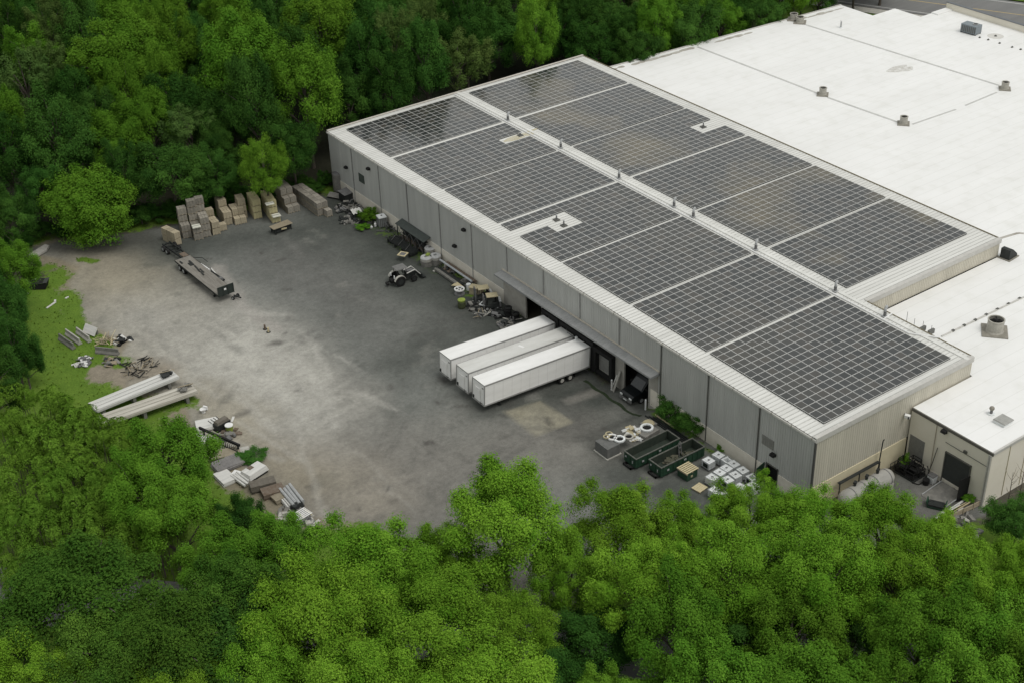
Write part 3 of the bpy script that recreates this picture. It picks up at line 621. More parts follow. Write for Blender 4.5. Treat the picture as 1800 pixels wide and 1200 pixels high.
for ynear, ny, gp, lab in [(91.25,12,None,'solar array at the far left roof corner, one end mirror dark'),
        (76.84,12,g2,'solar array on the yard side with a rust stained notch by the ridge'),
        (62.63,12,None,'unbroken solar array between the rust stained notch and the L-shaped gap'),
        (48.38,12,g4,'solar array on the yard side with an L-shaped gap holding two vent pipes'),
        (34.23,12,None,'unbroken solar array next nearer than the L-shaped gap, brown tinged'),
        (19.98,12,None,'unbroken solar array just behind the deepest one at the near corner'),
        (1.34,16,None,'deepest solar array of all, sixteen rows, at the near roof corner')]:
    solar_array(2.5, ynear, 9, ny, lab, gp or (lambda c, r: False))
for ynear, ny, gp, lab in [(91.29,12,None,'dark mirrored solar array beyond the ridge at the far right roof corner'),
        (76.88,12,None,'solar array beyond the ridge, second from the far end, half mirroring dark trees'),
        (62.67,12,g3,'solar array beyond the ridge with a square notch at its white roof side'),
        (48.42,12,None,'yellowish solar array beyond the ridge, just nearer than the notched one'),
        (34.27,12,None,'brown grey solar array beyond the ridge, second from its near end'),
        (20.02,12,None,'nearest solar array beyond the ridge, blotched with ochre panels, above the roof step')]:
    solar_array(26.4, ynear, 10, ny, lab, gp or (lambda c, r: False), 1.132)
s = MB()
for k, (x, y, L, wd) in enumerate([(21.6,84.9,2.3,.75),(23.0,85.3,1.6,.3),(24.3,84.6,1.2,.4),(25.6,85.6,1.2,.25)]):
    s.prism([(x+L*math.cos(a), y+wd*math.sin(a)) for a in np.linspace(0,6.28,13)[:-1]], H+.022, H+.028+.002*k)
s.build('rust_stain', STAIN, rf)
# white conduit down the ridge, with its branches
c = MB(); c.tube([(24.15,106,H+.13),(24.1,40,H+.13),(24.05,8.0,H+.13),(26.1,5.1,H+.13),(27.1,5.3,Z7+.2)], .1, 8)
c.tube([(24.05,12.0,H+.13),(26.05,12.3,H+.13)], .09, 8); tag(c.build('roof_conduit', WHITE), 'white conduit pipe running along the whole roof ridge', 'pipe')

# ------------------------------------------------------------------ roof vents
def ridge_vent():
    t = thing('ridge_vent', '', 'roof vent')
    MB().box(-.3,.3,-.3,.3,-.02,.1).build('flashing', LGREY, t)
    MB().box(-.14,.14,-.14,.14,.1,.75).build('stack', GREY, t)
    MB().tube([(0,0,.7),(0,0,1.0),(.12,.05,1.2),(.36,.15,1.22),(.46,.2,1.0)], .17, 10).build('hood', LGREY, t)
    return t
rv = None
names = ['farthest hooded white ridge vent, beside the mirror dark array','hooded white ridge vent by the nearer end of the rust stained array','third hooded ridge vent from the far end','hooded ridge vent, farther one of the close pair','hooded ridge vent, nearer one of the close pair','hooded ridge vent behind the brown tinged array','hooded ridge vent nearest to the roof step','nearest hooded ridge vent, before the conduit branches off']
for i, (x, y) in enumerate([(24.7,91.2),(24.7,77.2),(24.7,63.1),(24.75,51.0),(24.7,46.9),(24.7,34.6),(24.7,20.4),(24.8,12.4)]):
    if rv is None: rv = ridge_vent(); place(rv, (x,y,H+.1)); rv['label'] = names[0]; rv['group'] = 'hooded vents along the ridge'
    else: dup(rv, (x,y,H+.1), 0, names[i])
def pipe_vent(x, y, z, label, h=.8):
    t = thing('vent_pipe', label, 'vent pipe', (x,y,z), 0, 'vent pipes in the roof')
    MB().box(-.42,.42,-.42,.42,0,.16,top=.06).build('flashing', SEAMM, t); MB().cyl((0,0),.1,.16,h,10).build('pipe', GREY, t); MB().cyl((0,0),.16,h,h+.12,10,.05).build('cap', LGREY, t)
pipe_vent(9.4,58.3,H+.02,'vent pipe on a dark square flashing in the L-shaped gap, farther of two'); pipe_vent(9.15,56.3,H+.02,'vent pipe on a dark square flashing in the L-shaped gap, nearer of two')
pipe_vent(47.0,69.2,H+.0,'vent pipe in the square notch of the array beyond the ridge'); pipe_vent(22.7,85.1,H+.02,'stubby vent pipe in the rust stained notch',.5)
def exhaust(u, v, label, r=.62, h=1.25, rz=.7, z=Z7):
    p = G(u, v, z); t = thing('roof_exhaust', label, 'roof vent', (p.x,p.y,z), rz, 'round exhaust vents on the white roof')
    MB().box(-r*1.55,r*1.55,-r*1.55,r*1.55,0,.14).build('curb', mat_curb, t)
    m = MB(); m.tube([(0,0,.14),(0,0,.3),(0,0,h)],[r*1.1,r,r],18,caps=False); m.ring((0,0),r+.05,r-.1,h-.08,h+.04,18); m.build('drum', mat_drum, t)
    m = MB(); m.cyl((0,0),r*.95,h-.5,h-.46,16); m.cbox((0,0,h-.2),(r*1.9,.12,.06)); m.cbox((0,0,h-.2),(.12,r*1.9,.06)); m.sphere((0,0,h-.22),r*.3,10,6); m.build('fan', BLACK, t)
mat_curb = mat('vent_curb', (.20,.19,.16), .8, col2=(.3,.28,.24), scale=2); mat_drum = mat('vent_drum', (.30,.29,.25), .6, col2=(.46,.44,.39), scale=2)
exhaust(1446,167,'round exhaust vent standing on the middle roof seam'); exhaust(1588,218,'round exhaust vent at the near end of the middle roof seam'); exhaust(1766,157,'round exhaust vent at the near end of the far roof seam, right edge')
exhaust(1748,583,'largest round exhaust vent, open topped with dark fan, beyond the near corner', 1.0, 1.75)
exhaust(1395,35,'dark round exhaust vent at the far roof edge, left of a pair', .75, 1.2); exhaust(1406,40,'dark round exhaust vent at the far roof edge, right of a pair', .75, 1.1)
p = U(1742,727); t = thing('turbine_vent', 'small turbine vent with round dark head on the near annex roof', 'roof vent', (p.x,p.y,Z7))
MB().cyl((0,0),.42,0,.12,14).build('flashing', PLAST, t); MB().cyl((0,0),.16,.1,.6,12).build('neck', GREY, t); MB().sphere((0,0,.78),.3,14,8,(1,1,.9)).build('head', mat_curb, t, True)
p = U(1763,742); t = thing('roof_hatch', 'square grey roof hatch on the near annex roof', 'roof hatch', (p.x,p.y,Z7), .02)
MB().box(-.75,.75,-.7,.7,0,.35).build('curb', PLAST, t); MB().box(-.85,.85,-.8,.8,.36,.5,top=.08).build('lid', mat('hatch_lid', (.34,.34,.32), .6), t)
p = U(1706,58); t = thing('roof_air_conditioner', 'blue grey air conditioning unit near the street parapet', 'air conditioner', (p.x,p.y,Z7), .1)
ACM = mat('ac_grey', (.2,.23,.25), .5, var=.1)
MB().box(-1,1,-1.6,1.6,.2,1.7).build('casing', ACM, t); MB().ring((.2,-.7),.55,.42,1.7,1.85,16).build('fan_ring', LGREY, t); MB().cyl((.2,-.7),.4,1.69,1.74,14).build('fan', BLACK, t)
g = MB()
for k in range(8): g.box(-1.03,-1.0,-1.5+k*.38,-1.3+k*.38,.35,1.5)
g.build('grille', SEAMM, t); g = MB(); g.box(-.9,-.7,-1.6,1.6,0,.2); g.box(.7,.9,-1.6,1.6,0,.2); g.build('base_rail', DARK, t)
p = U(1478,49); t = thing('vent_pipe', 'thin pale vent pipe with white cap on the far white roof', 'vent pipe', (p.x,p.y,Z7))
MB().cyl((0,0),.4,0,.1,12).build('flashing', PLAST, t); MB().cyl((0,0),.15,.1,1.3,10).build('pipe', LGREY, t); MB().sphere((0,0,1.35),.26,10,6,(1,1,.6)).build('cap', WHITE, t)
p = U(1750,64); t = thing('roof_drain', 'dark roof drain in a damp patch beside the parapet', 'roof drain', (p.x,p.y,Z7)); MB().cyl((0,0),1.5,.002,.006,18).build('damp_patch', mat('damp_membrane', (.55,.54,.5), .7, col2=(.66,.65,.62), scale=1), t); MB().cyl((0,0),.3,.006,.22,12,.12).build('strainer', SEAMM, t)
for i, (u, v) in enumerate([(1722,67),(1737,71),(1757,77),(1779,84),(1794,88)]):
    p = U(u,v); t = thing('roof_block', 'small dark block in the row running beside the parapet', 'block', (p.x,p.y,Z7), 0, 'row of pipe blocks by the parapet'); MB().box(-.2,.2,-.15,.15,0,.18,top=.03).build('foot', SEAMM, t); MB().cyl((0,0),.06,.18,.3,8).build('saddle', GREY, t)
p = U(1572,124); t = thing('roof_puddle_stain', 'grey dirt patch of two blots in the middle of the white roof', 'stain', (p.x,p.y,Z7))
m = MB()
for k, (dx, dy, a, bb) in enumerate([(0,0,1.3,.9),(2.1,-1.1,1.5,.8),(1,0,2.4,1.2)]): m.prism([(dx+a*math.cos(q)*(1+.2*math.sin(3*q)), dy+bb*math.sin(q)) for q in np.linspace(0,6.28,19)[:-1]], .001, .004+.002*(2-k))
m.build('dirt', mat('roof_blot', (.40,.38,.34), .9, col2=(.74,.74,.72), scale=1.2), t)
# vent hood at the far end of the roof step, antennas on the low roof
t = thing('roof_cowl', 'dark wedge shaped cowl at the far corner of the roof step', 'vent cowl', (52.9,15.3,Z7), .1)
MB().sweep([(-.9,0),(1.0,0),(1.0,.5),(-.2,1.5),(-.9,1.5)], 'y', -.7, .7).build('hood', DARK, t); MB().box(-1.1,1.3,-.9,.9,0,.12).build('flashing', mat_curb, t)
for i, (u, v, hh) in enumerate([(1592,575,2.2),(1605,583,1.9),(1620,589,2.0),(1635,594,1.8)]):
    p = U(u,v); t = thing('roof_antenna', 'thin upright antenna on the low roof edge, '+['farthest of four','second from the far end of four','before the larger dark box','nearest of four'][i], 'antenna', (p.x,p.y,Z7), 0, 'antennas behind the roof edge')
    MB().tube([(0,0,0),(0,0,hh)], .03, 6).build('mast', GREY, t); MB().box(-.15,.15,-.15,.15,0,.25).build('foot', SEAMM, t)
    if i > 1: MB().box(-.5,.5,-.15,.15,.6,1.2).build('equipment_box', mat('equipment_grey', (.14,.14,.13), .6), t)

# ------------------------------------------------------------------ semi-trailers at the docks
def wheel(parent, c, r, wd, axis='y', rim=None, name='wheel'):
    t = MB()
    a = Vector((0,1,0)) if axis == 'y' else Vector((1,0,0)); c = Vector(c)
    t.tube([c-a*wd*.5, c-a*wd*.42, c+a*wd*.42, c+a*wd*.5], [r*.86, r, r, r*.86], 20)
    o = t.build(name, BLACK, parent)
    MB().tube([c-a*(wd*.5+.02), c+a*(wd*.5+.02)], r*.55, 14).build('rim', rim or LGREY, o)
    return o
SEAMT = mat('trailer_seam', (.40,.40,.385), .6, var=.2)
def trailer(yc, label, roofm, L=16.6, W=2.6, bright=True):
    tilt = math.atan2(.9, L)
    t = thing('semi_trailer', label, 'trailer', (-17.6, yc, 0), 0, 'white semi-trailers backed into the docks', rot=(0, tilt, 0))
    b = MB(); b.box(0, L, -W/2, W/2, 1.15, 4.08)
    for k in range(1, 12):
        x = L*k/12
        for s in (-1,1): b.box(x-.03, x+.03, s*W/2-.012 if s > 0 else -W/2-.012, s*W/2+.012 if s > 0 else -W/2+.012, 1.25, 3.98)
    b.build('box_body', TRAILW, t)
    sm = MB()
    for k in range(1, 12):
        x = L*k/12+.04
        for s in (-1,1): sm.box(x-.012, x+.012, min(s*W/2, s*(W/2+.006)), max(s*W/2, s*(W/2+.006)), 1.26, 3.95)
    sm.build('panel_seam', SEAMT, t)
    MB().box(-.02, L+.01, -W/2-.02, W/2+.02, 4.083, 4.12).build('roof', roofm, t)
    tr = MB()
    for s in (-1,1): tr.box(-.03, L+.02, s*(W/2+.012)-.035, s*(W/2+.012)+.035, 3.96, 4.135); tr.box(-.03, L+.02, s*(W/2+.01)-.03, s*(W/2+.01)+.03, 1.05, 1.24)
    for s in (-1,1): tr.box(-.05, .05, s*(W/2)-.06, s*(W/2)+.06, 1.1, 4.1); tr.box(L-.1, L+.03, s*(W/2)-.07, s*(W/2)+.07, 1.1, 4.1)
    tr.box(-.05, .0, -W/2, W/2, 1.05, 1.25); tr.box(-.04, .02, -W/2, W/2, 3.98, 4.1)
    tr.build('edge_rail', mat('trailer_rail', (.36,.36,.35), .45, metal=.3, var=.1) if 'trailer_rail' not in bpy.data.materials else bpy.data.materials['trailer_rail'], t)
    n = MB(); n.box(-.10,-.03,-.45,.75,1.45,3.2); n.box(-.13,-.10,.42,.52,2.5,2.95); n.box(-.13,-.10,-.3,-.2,2.5,2.95); n.build('nose_panel', TRAILW, t)
    n = MB(); n.box(-.14,-.03,.85,1.12,1.35,1.7); n.tube([(-.08,-.9,1.4),(-.2,-.7,1.25),(-.08,-.5,1.4)],.04,6); n.build('air_connector', DARK, t)
    MB().box(-.055,-.045,-1.1,-.8,3.45,3.6).build('marker_plate', GREY, t)
    lg = MB()
    for s in (-.75,.75): lg.box(2.6,2.75,s-.08,s+.08,.15,1.1); lg.box(2.48,2.88,s-.18,s+.18,.02,.15)
    lg.bar((2.68,-.75,.7),(2.68,.75,.7),.07); lg.build('landing_gear', DARK, t)
    ch = MB(); ch.box(.3,L,-.5,-.4,.85,1.14); ch.box(.3,L,.4,.5,.85,1.14); ch.box(11.3,15.2,-.6,.6,.6,.85); ch.build('chassis', DARK, t)
    for x in (12.2, 13.5):
        for s in (-1,1): wheel(t, (x, s*1.02, .52), .52, .52, rim=CONC)
    MB().box(14.3,14.34,-1.28,-.75,.3,1.0).build('mud_flap', BLACK, t); MB().box(14.3,14.34,.75,1.28,.3,1.0).build('mud_flap', BLACK, t)
    r = MB(); r.box(L-.2,L-.1,-1.2,1.2,.45,.55); r.box(L-.2,L-.1,-.7,-.6,.5,1.1); r.box(L-.2,L-.1,.6,.7,.5,1.1); r.build('rear_guard', GREY, t)
    return t
trailer(46.72, 'white semi-trailer, farthest of the three, at the dock nearest the racks', TRAILT)
tm = trailer(42.78, 'middle semi-trailer of three with a greyer roof marked by a white patch', TRAILG)
MB().cbox((9.3,.25,4.126), (.35,.8,.012), rz=.3).build('roof_patch', WHITE, tm)
trailer(39.25, 'nearest white semi-trailer of the three, showing its long side and wheels', TRAILT)

# dark truck nosed out of the open bay
t = thing('van', 'black van parked in the dark open bay with its nose just outside', 'van', (-1.5, 29.9, -.95)); t.scale = (1.25,1.2,1.25)
BLKP = mat('black_paint', (.008,.010,.011), .35, spec=.35, var=.2)
pf = [(0,.45),(0,1.0),(.25,1.15),(1.3,1.3),(2.1,2.15),(2.3,2.35),(6.2,2.4),(6.3,.45)]
MB().sweep(pf, 'y', -1.0, 1.0).build('body', BLKP, t, bevel=.06)
MB().add([(1.33,-.85,1.36),(2.02,-.78,2.08),(2.02,.78,2.08),(1.33,.85,1.36)], [(0,1,2,3)]).build('windscreen', GLASS, t).location = (-.03,0,.03)
for s in (-1,1):
    MB().box(-.06,.05,s*.72-.2,s*.72+.2,.78,.95).build('headlight', PLAST, t); wheel(t,(1.2,s*.95,.38),.38,.26); wheel(t,(5.0,s*.95,.38),.38,.26)
    m = MB(); m.bar((1.75,s*1.0,1.5),(1.7,s*1.22,1.52),.05); m.box(1.62,1.75,s*1.22-.08,s*1.22+.08,1.4,1.7); m.build('mirror', BLACK, t)
MB().box(-.12,.02,-.95,.95,.42,.68).build('bumper', GREY, t); MB().box(-.05,.03,-.5,.5,.78,1.0).build('grille', DARK, t); MB().box(-.14,-.12,-.25,.25,.48,.6).build('number_plate', PLAST, t)
t = thing('bollard', 'thin white bollard at the near side of the open bay', 'bollard', (-.75,27.0,-.7)); MB().cyl((0,0),.11,0,1.5,10).build('post', PLAST, t); MB().sphere((0,0,1.5),.11,10,4,half=True).build('cap', PLAST, t)
t = thing('bollard', 'worn grey bollard between the open bay and the closed dock door', 'bollard', (-1.1,33.2,-.85)); MB().cyl((0,0),.12,0,1.5,10).build('post', CONCL, t); MB().sphere((0,0,1.5),.12,10,4,half=True).build('cap', PLAST, t)
t = thing('leaning_timber', 'long pale board leaning on the dock wall beside the open bay', 'timber', (-.6,32.7,-.9)); m = MB(); m.bar((-.5,.2,0),(.35,-.1,2.9),.45,.08); m.build('board', CONC, t); MB().bar((-.53,.62,0),(.3,.4,2.1),.16,.06).build('batten', CONCL, t)
t = thing('dock_gutter', 'mossy black gutter strip along the foot of the loading ramp', 'gutter')
m = MB(); r2 = random.Random(2); A=[]; B=[]
for k in range(26):
    y = 37.0-k*.45; x = -2.55+.12*math.sin(k*.9); h = float(ramp(x, y))+.03; wd = .16+.1*r2.random(); A.append((x-wd,y,h)); B.append((x+wd,y,h+.01))
m.strip(B, A); m.build('channel', mat('mossy_black', (.015,.025,.012), .95, col2=(.03,.045,.02), scale=3), t)
t = thing('pipe_rail', 'short dark pipe rail with white ends on the dock wall between trailers', 'rail', (-.6,40.95,0)); m = MB(); m.tube([(-.5,1.5,3.3),(-.5,-.3,3.3)],.06,6); m.tube([(-.5,-.3,3.3),(.4,-.3,3.2)],.06,6); m.build('rail', GREY, t); MB().cbox((-.5,-.45,3.2),(.25,.3,.7)).build('end_box', PLAST, t)

# ------------------------------------------------------------------ block pallets along the wood
def pallet_mesh(w=1.1, d=1.1, h=.13):
    m = MB()
    for k in range(5): y = -d/2+.09+k*(d-.18)/4; m.box(-w/2,w/2,y-.07,y+.07,h-.025,h)
    for k in range(3): x = -w/2+.07+k*(w-.14)/2; m.box(x-.05,x+.05,-d/2,d/2,0,h-.025)
    return m
def block_stack(mt, w=1.06, d=1.06, h=.98, rows=5, cap=None):
    m = MB(); z = .13; r4 = random.Random(int(w*1000)+rows)
    for k in range(rows):
        z1 = .13+h*(k+1)/rows; j = r4.uniform(0,.03); nx = 3
        for i in range(nx):
            for q in range(nx):
                e = r4.uniform(0, .012)
                m.box(-w/2+w*i/nx+.008+j*.3, -w/2+w*(i+1)/nx-.008, -d/2+d*q/nx+.008, -d/2+d*(q+1)/nx-.008-j*.3, z+.004, z1-.016-e)
        z = z1
    return m
def blockpal(kind):
    t = thing('block_pallet', '', 'block pallet'); pallet_mesh().build('pallet', WOOD, t)
    block_stack({'t':BLKT,'y':BLKY,'g':BLKG}[kind]).build('block_stack', {'t':BLKT,'y':BLKY,'g':BLKG}[kind], t)
    return t
PROTO = {}
ORD = ['first','second','third','fourth','fifth','sixth','seventh','eighth','ninth']
def stack(kind, px, yaw, rows, label, w=1.13, dstep=1.13, grp='pallets of blocks along the wood edge'):
    """px: pixel of the front-left ground corner; rows: pallets high, front to back (tuple = columns side by side)"""
    p0 = G(*px); ca, sa = math.cos(yaw), math.sin(yaw); ex = Vector((ca,sa,0)); ey = Vector((-sa,ca,0)); r4 = random.Random(px[0])
    kn = {'t':'tan','y':'yellowish','g':'grey'}[kind]
    for j, col in enumerate(rows):
        cols = col if isinstance(col, tuple) else (col,)
        for i, hgt in enumerate(cols):
            for k in range(hgt):
                p = p0 + ex*(w*(i+.5)+r4.uniform(-.03,.03)) + ey*(dstep*(j+.5)+r4.uniform(-.03,.03)); p.z = k*1.12
                lv = 'topmost' if k == hgt-1 else ('bottom' if k == 0 else ORD[k]+' from ground')
                row = ('front' if j == 0 else ORD[j]+' row') if len(rows) > 1 else 'only row'
                side = '' if len(cols) == 1 else (', left column' if i == 0 else (', right column' if i == len(cols)-1 else ', middle column'))
                lb = f'{kn} pallet, {lv}, {row}{side}, {label}'
                if kind not in PROTO: PROTO[kind] = blockpal(kind); q = place(PROTO[kind], p, yaw+r4.uniform(-.03,.03)); q['label'] = lb; q['group'] = grp
                else: q = dup(PROTO[kind], p, yaw+r4.uniform(-.03,.03), lb, grp)
                q.scale = (w/1.12, dstep/1.13, 1.0)
YW = R(-11)
stack('t', (310,434), R(13), [2,2,2], 'short tan block row nearest the flat trailer', w=1.13)
stack('g', (322,421), R(-13), [2,4], 'left tower of the tall grey trio', w=1.45, dstep=1.35)
stack('g', (342.5,424), R(-13), [2,2,5], 'middle tower of the tall grey trio', w=1.4, dstep=1.2)
stack('g', (357,419), R(-13), [3,3,5], 'right tower of the tall grey trio', w=1.4, dstep=1.2)
stack('t', (375,415), R(-8), [2,2,3], 'first low tan pile right of the tower trio', w=1.25)
stack('t', (387,408), R(-8), [1], 'single pallet before the low tan piles', w=1.2)
stack('t', (395,398), R(-9), [2,2,3,3], 'second low tan pile right of the tower trio', w=1.4)
stack('t', (414,397), YW, [(1,1),(2,2),(2,2)], 'twin low tan pile before the yellow towers', w=.95)
stack('t', (422,386), YW, [3,3], 'tan tower left of the yellow towers', w=1.3)
stack('y', (447,387), YW, [3,3,3], 'left yellow tower', w=1.4)
stack('y', (479,394), YW, [1,3,3,3,3], 'right yellow tower, white wrapped', w=1.4)
stack('g', (507,377), R(-4), [(1,1),(2,2),(3,3),(3,3),(4,3)], 'stepped grey pile by the yellow towers', w=1.05)
stack('g', (566,386), R(0), [(0,1)]+[(2,2)]*7, 'long low grey row near the warehouse', w=.98, dstep=1.2)
def sheet_on(px, z, size, yaw, name, label, cat, m):
    p = G(px[0], px[1], z); t = thing(name, label, cat, (p.x,p.y,z), yaw)
    MB().box(-size[0]/2,size[0]/2,-size[1]/2,size[1]/2,0,size[2],top=.03).build('sheet', m, t); MB().box(-size[0]/2-.02,size[0]/2+.02,-.05,.05,size[2],size[2]+.02).build('strap', GREY, t)
sheet_on((345,398.5), 2.25, (1.3,1.1,.14), R(-13), 'wrapped_sheet', 'bright white wrapped cover on the front grey tower of the trio', 'cover', WRAP)
sheet_on((485.5,379.5), 1.13, (1.35,1.1,.14), YW, 'wrapped_sheet', 'white wrapped cover on the low pallet before the right yellow tower', 'cover', WRAP)
sheet_on((474,358.5), 3.36, (1.35,.9,.1), YW, 'wrapped_sheet', 'white wrap strip over the top edge of the right yellow tower', 'cover', WRAP)

# dark flat rack before the yellow towers
p = G(495,406); t = thing('timber_bench', 'low dark steel rack decked with old planks before the yellow block towers', 'rack', (p.x,p.y,0), R(4))
m = MB()
for k in range(4): m.cbox((0,-.55+k*.38,1.02+.01*k),(3.4,.33,.06),rz=R(k-1.5))
m.build('deck', WOOD, t); m = MB()
for sx in (-1.4,1.4):
    for sy in (-.6,.6): m.box(sx-.07,sx+.07,sy-.07,sy+.07,0,.98)
m.box(-1.5,1.5,-.65,-.58,.8,.95); m.box(-1.5,1.5,.58,.65,.8,.95); m.box(-1.4,1.4,-.55,.55,.25,.6); m.build('frame', DARK, t)
MB().cbox((.1,-.68,.6),(.9,.08,.25),ry=R(8)).build('pale_board', WOODY, t)

# ------------------------------------------------------------------ flatbed trailer and its neighbours
p = G(396.5,531); t = thing('flatbed_trailer', 'old flatbed trailer with planked deck, dark headboard and white plate', 'trailer', (G(397,514.5,1.3).x, G(397,514.5,1.3).y, 0), R(-88.0))
Lf, Wf = 13.6, 2.5    # deck runs back along -x of the thing (away from the headboard)
m = MB()
for k in range(9): y = -Wf/2+.14+k*(Wf-.28)/8; m.box(-Lf,0,y-.135,y+.135,1.2,1.3+.004*(k%3))
DECK = mat('deck_planks', (.145,.135,.115), .9, col2=(.255,.24,.215), scale=1.2, stretch=(.5,4,1)); m.build('deck', DECK, t)
m = MB(); m.box(.0,.12,-Wf/2,Wf/2,1.0,2.45)
for k in range(4): y = -Wf/2+.06+k*(Wf-.12)/3; m.box(.12,.2,y-.06,y+.06,1.0,2.5)
m.box(.1,.18,-Wf/2,Wf/2,2.42,2.52); hb = m.build('headboard', mat('headboard_paint', (.028,.036,.032), .6, var=.25), t); MB().box(.2,.22,-.28,.05,1.85,2.15).build('white_plate', WHITE, hb)
m = MB(); m.box(-Lf,0,-Wf/2-.03,-Wf/2,1.02,1.3); m.box(-Lf,0,Wf/2,Wf/2+.03,1.02,1.3); m.box(-Lf,-.2,-.55,-.4,.75,1.2); m.box(-Lf,-.2,.4,.55,.75,1.2)
for k in range(9): m.box(-Lf+.5+k*1.6,-Lf+.6+k*1.6,-Wf/2,Wf/2,1.0,1.18)
m.box(-Lf-.12,-Lf,-Wf/2,Wf/2,.95,1.28); m.build('chassis', DARK, t)
for x in (-Lf+1.2,-Lf+2.45):
    for s in (-1,1): wheel(t,(x,s*.98,.5),.5,.5)
for s in (-.8,.8): m = MB(); m.box(-2.3,-2.15,s-.07,s+.07,.1,1.1); m.box(-2.45,-2.0,s-.18,s+.18,.0,.1); m.build('landing_leg', DARK, t)
m = MB()
for a, bq, cx, cy in [(1.6,.28,-11.2,.25),(2.2,.22,-9.0,.1),(.9,.3,-10.9,-.1),(1.2,.2,-7.2,.0),(.8,.22,-12.3,-.85),(1.4,.15,-8.0,.35)]: m.cbox((cx,cy,1.36),(a,bq,.1),rz=R(random.uniform(-9,9)))
m.build('loose_chain', DARK, t)
t = thing('trailer_chassis', 'bare dark trailer chassis lying between the flatbed and the tan blocks', 'trailer chassis', (G(318,447,.6).x, G(318,447,.6).y, 0), R(-85.5))
m = MB(); m.box(-4.6,4.8,-.65,-.5,.55,.85); m.box(-4.6,4.8,.5,.65,.55,.85)
for k in range(9): m.box(-4.4+k*1.1,-4.25+k*1.1,-.6,.6,.58,.8)
m.build('frame', DARK, t)
for x in (-3.6,-2.4):
    for s in (-1,1): wheel(t,(x,s*.95,.45),.45,.4)
m = MB(); m.bar((2.0,.5,.7),(3.2,1.9,.5),.08); m.bar((3.2,1.9,.5),(4.6,1.9,.4),.08); m.build('side_bar', DARK, t); MB().cbox((1.0,0,.9),(1.4,.9,.12)).build('plate', RUST, t)
p = G(354,471,1.0); t = thing('white_crate', 'bright white boxy crate beside the flatbed deck', 'crate', (p.x,p.y,0), R(-84)); MB().box(-1.25,1.25,-.75,.75,.15,1.0,top=.05).build('box', WHITE, t); MB().box(-1.3,1.3,-.8,.8,0,.15).build('skid', WOOD, t); m = MB(); m.box(-.9,-.84,-.77,.77,.16,1.03); m.box(.84,.9,-.77,.77,.16,1.03); m.build('strap', GREY, t)
p = G(377,486,.4); t = thing('scrap_rack', 'dark slatted rack of scrap lying right of the flatbed', 'rack', (p.x,p.y,0), R(-84))
m = MB()
for k in range(6): m.box(-1.9,1.9,-.6+k*.22,-.5+k*.22,.3,.42)
for x in (-1.7,0,1.7): m.box(x-.08,x+.08,-.65,.65,.15,.3)
m.build('slat', DARK, t); m = MB(); m.box(1.2,1.8,-.5,.4,.42,.75); m.build('scrap_box', GREY, t)
def lying_pipe(a, b, r, name, label, m, z=None):
    pa, pb = G(*a), G(*b); t = thing(name, label, 'pipe', (0,0,0)); z = r if z is None else z
    MB().tube([(pa.x,pa.y,z+.02),(pb.x,pb.y,z+.02)], r, 10).build('tube', m, t)
    d = (pb-pa).normalized(); m2 = MB()
    for q in (pa, pb): m2.tube([(q.x-d.x*.1,q.y-d.y*.1,z+.02),(q.x+d.x*.1,q.y+d.y*.1,z+.02)], r*1.12, 10)
    m2.build('collar', GREY, t); return t
lying_pipe((371,473),(386,491), .11, 'long_pipe', 'thin pale pipe on the ground right of the scrap rack', CONCL)
lying_pipe((386,492),(404,513), .10, 'long_pipe', 'thin pale pipe on the ground beside the flatbed headboard', CONCL)
p = G(418,526); t = thing('tow_dolly', 'small black wheeled tow dolly at the flatbed headboard', 'dolly', (p.x,p.y,0), R(-70)); m = MB(); m.box(-.7,.7,-.08,.08,.35,.5); m.box(-.5,-.3,-.5,.5,.3,.42); m.build('frame', DARK, t)
for s in (-1,1): wheel(t,(-.4,s*.5,.28),.28,.18)
for i, (u, v) in enumerate([(466,579),(472,584)]):
    p = G(u,v); t = thing('stub_post', ['short rusty stub post in mid yard, left of the pair','short tan stub post in mid yard, right of the pair'][i], 'post', (p.x,p.y,0)); MB().cyl((0,0),.16,0,.75,8,.13).build('post', RUST if i == 0 else WOODY, t); MB().cyl((0,0),.3,0,.08,10).build('base', DARK, t)

# ------------------------------------------------------------------ precast double tees and barriers on the left
def dtee(px, L, yaw, label, col):
    p = G(px[0], px[1], 1.35); t = thing('precast_beam', label, 'concrete beam', (p.x,p.y,0), yaw, 'long concrete beams at the left yard edge')
    pr = [(-1.2,1.02),(-1.2,1.24),(-1.12,1.24)]
    for c0 in (-.76,0,.76): pr += [(c0-.33,1.24),(c0-.32,1.40),(c0+.32,1.40),(c0+.33,1.24)]
    pr += [(1.12,1.24),(1.2,1.24),(1.2,1.02)]
    MB().sweep(pr[::-1], 'x', -L, 0).build('beam', col, t)
    m = MB(); [m.box(-L,-.1,y-.045,y+.045,1.245,1.26) for y in (-.38,.38)]; m.build('groove', CONCD, t)
    m = MB(); m.box(-L,.02,-1.22,-1.15,1.0,1.30); m.box(-L,.02,1.15,1.22,1.0,1.30); m.box(-.04,.05,-1.15,1.15,1.0,1.34); m.build('edge_lip', col, t)
    for x in (-1.4,-L*.55,-L+1.0): MB().box(x-.2,x+.2,-1.1,1.1,0,.94).build('bearer', CONCD, t)
    return t
BEAMA = mat('beam_white', (.47,.47,.45), .8, col2=(.64,.64,.61), scale=.8, stretch=(.2,3,1)); BEAMB = mat('beam_weathered', (.33,.31,.26), .85, col2=(.56,.54,.48), scale=.8, stretch=(.25,3,1))
dtee((307,655), 11.5, R(3.5), 'whiter precast concrete beam, the farther of two at the left yard edge', BEAMA)
dtee((341,680), 12.8, R(-2.5), 'weathered precast concrete beam, the nearer of two at the left yard edge', BEAMB)
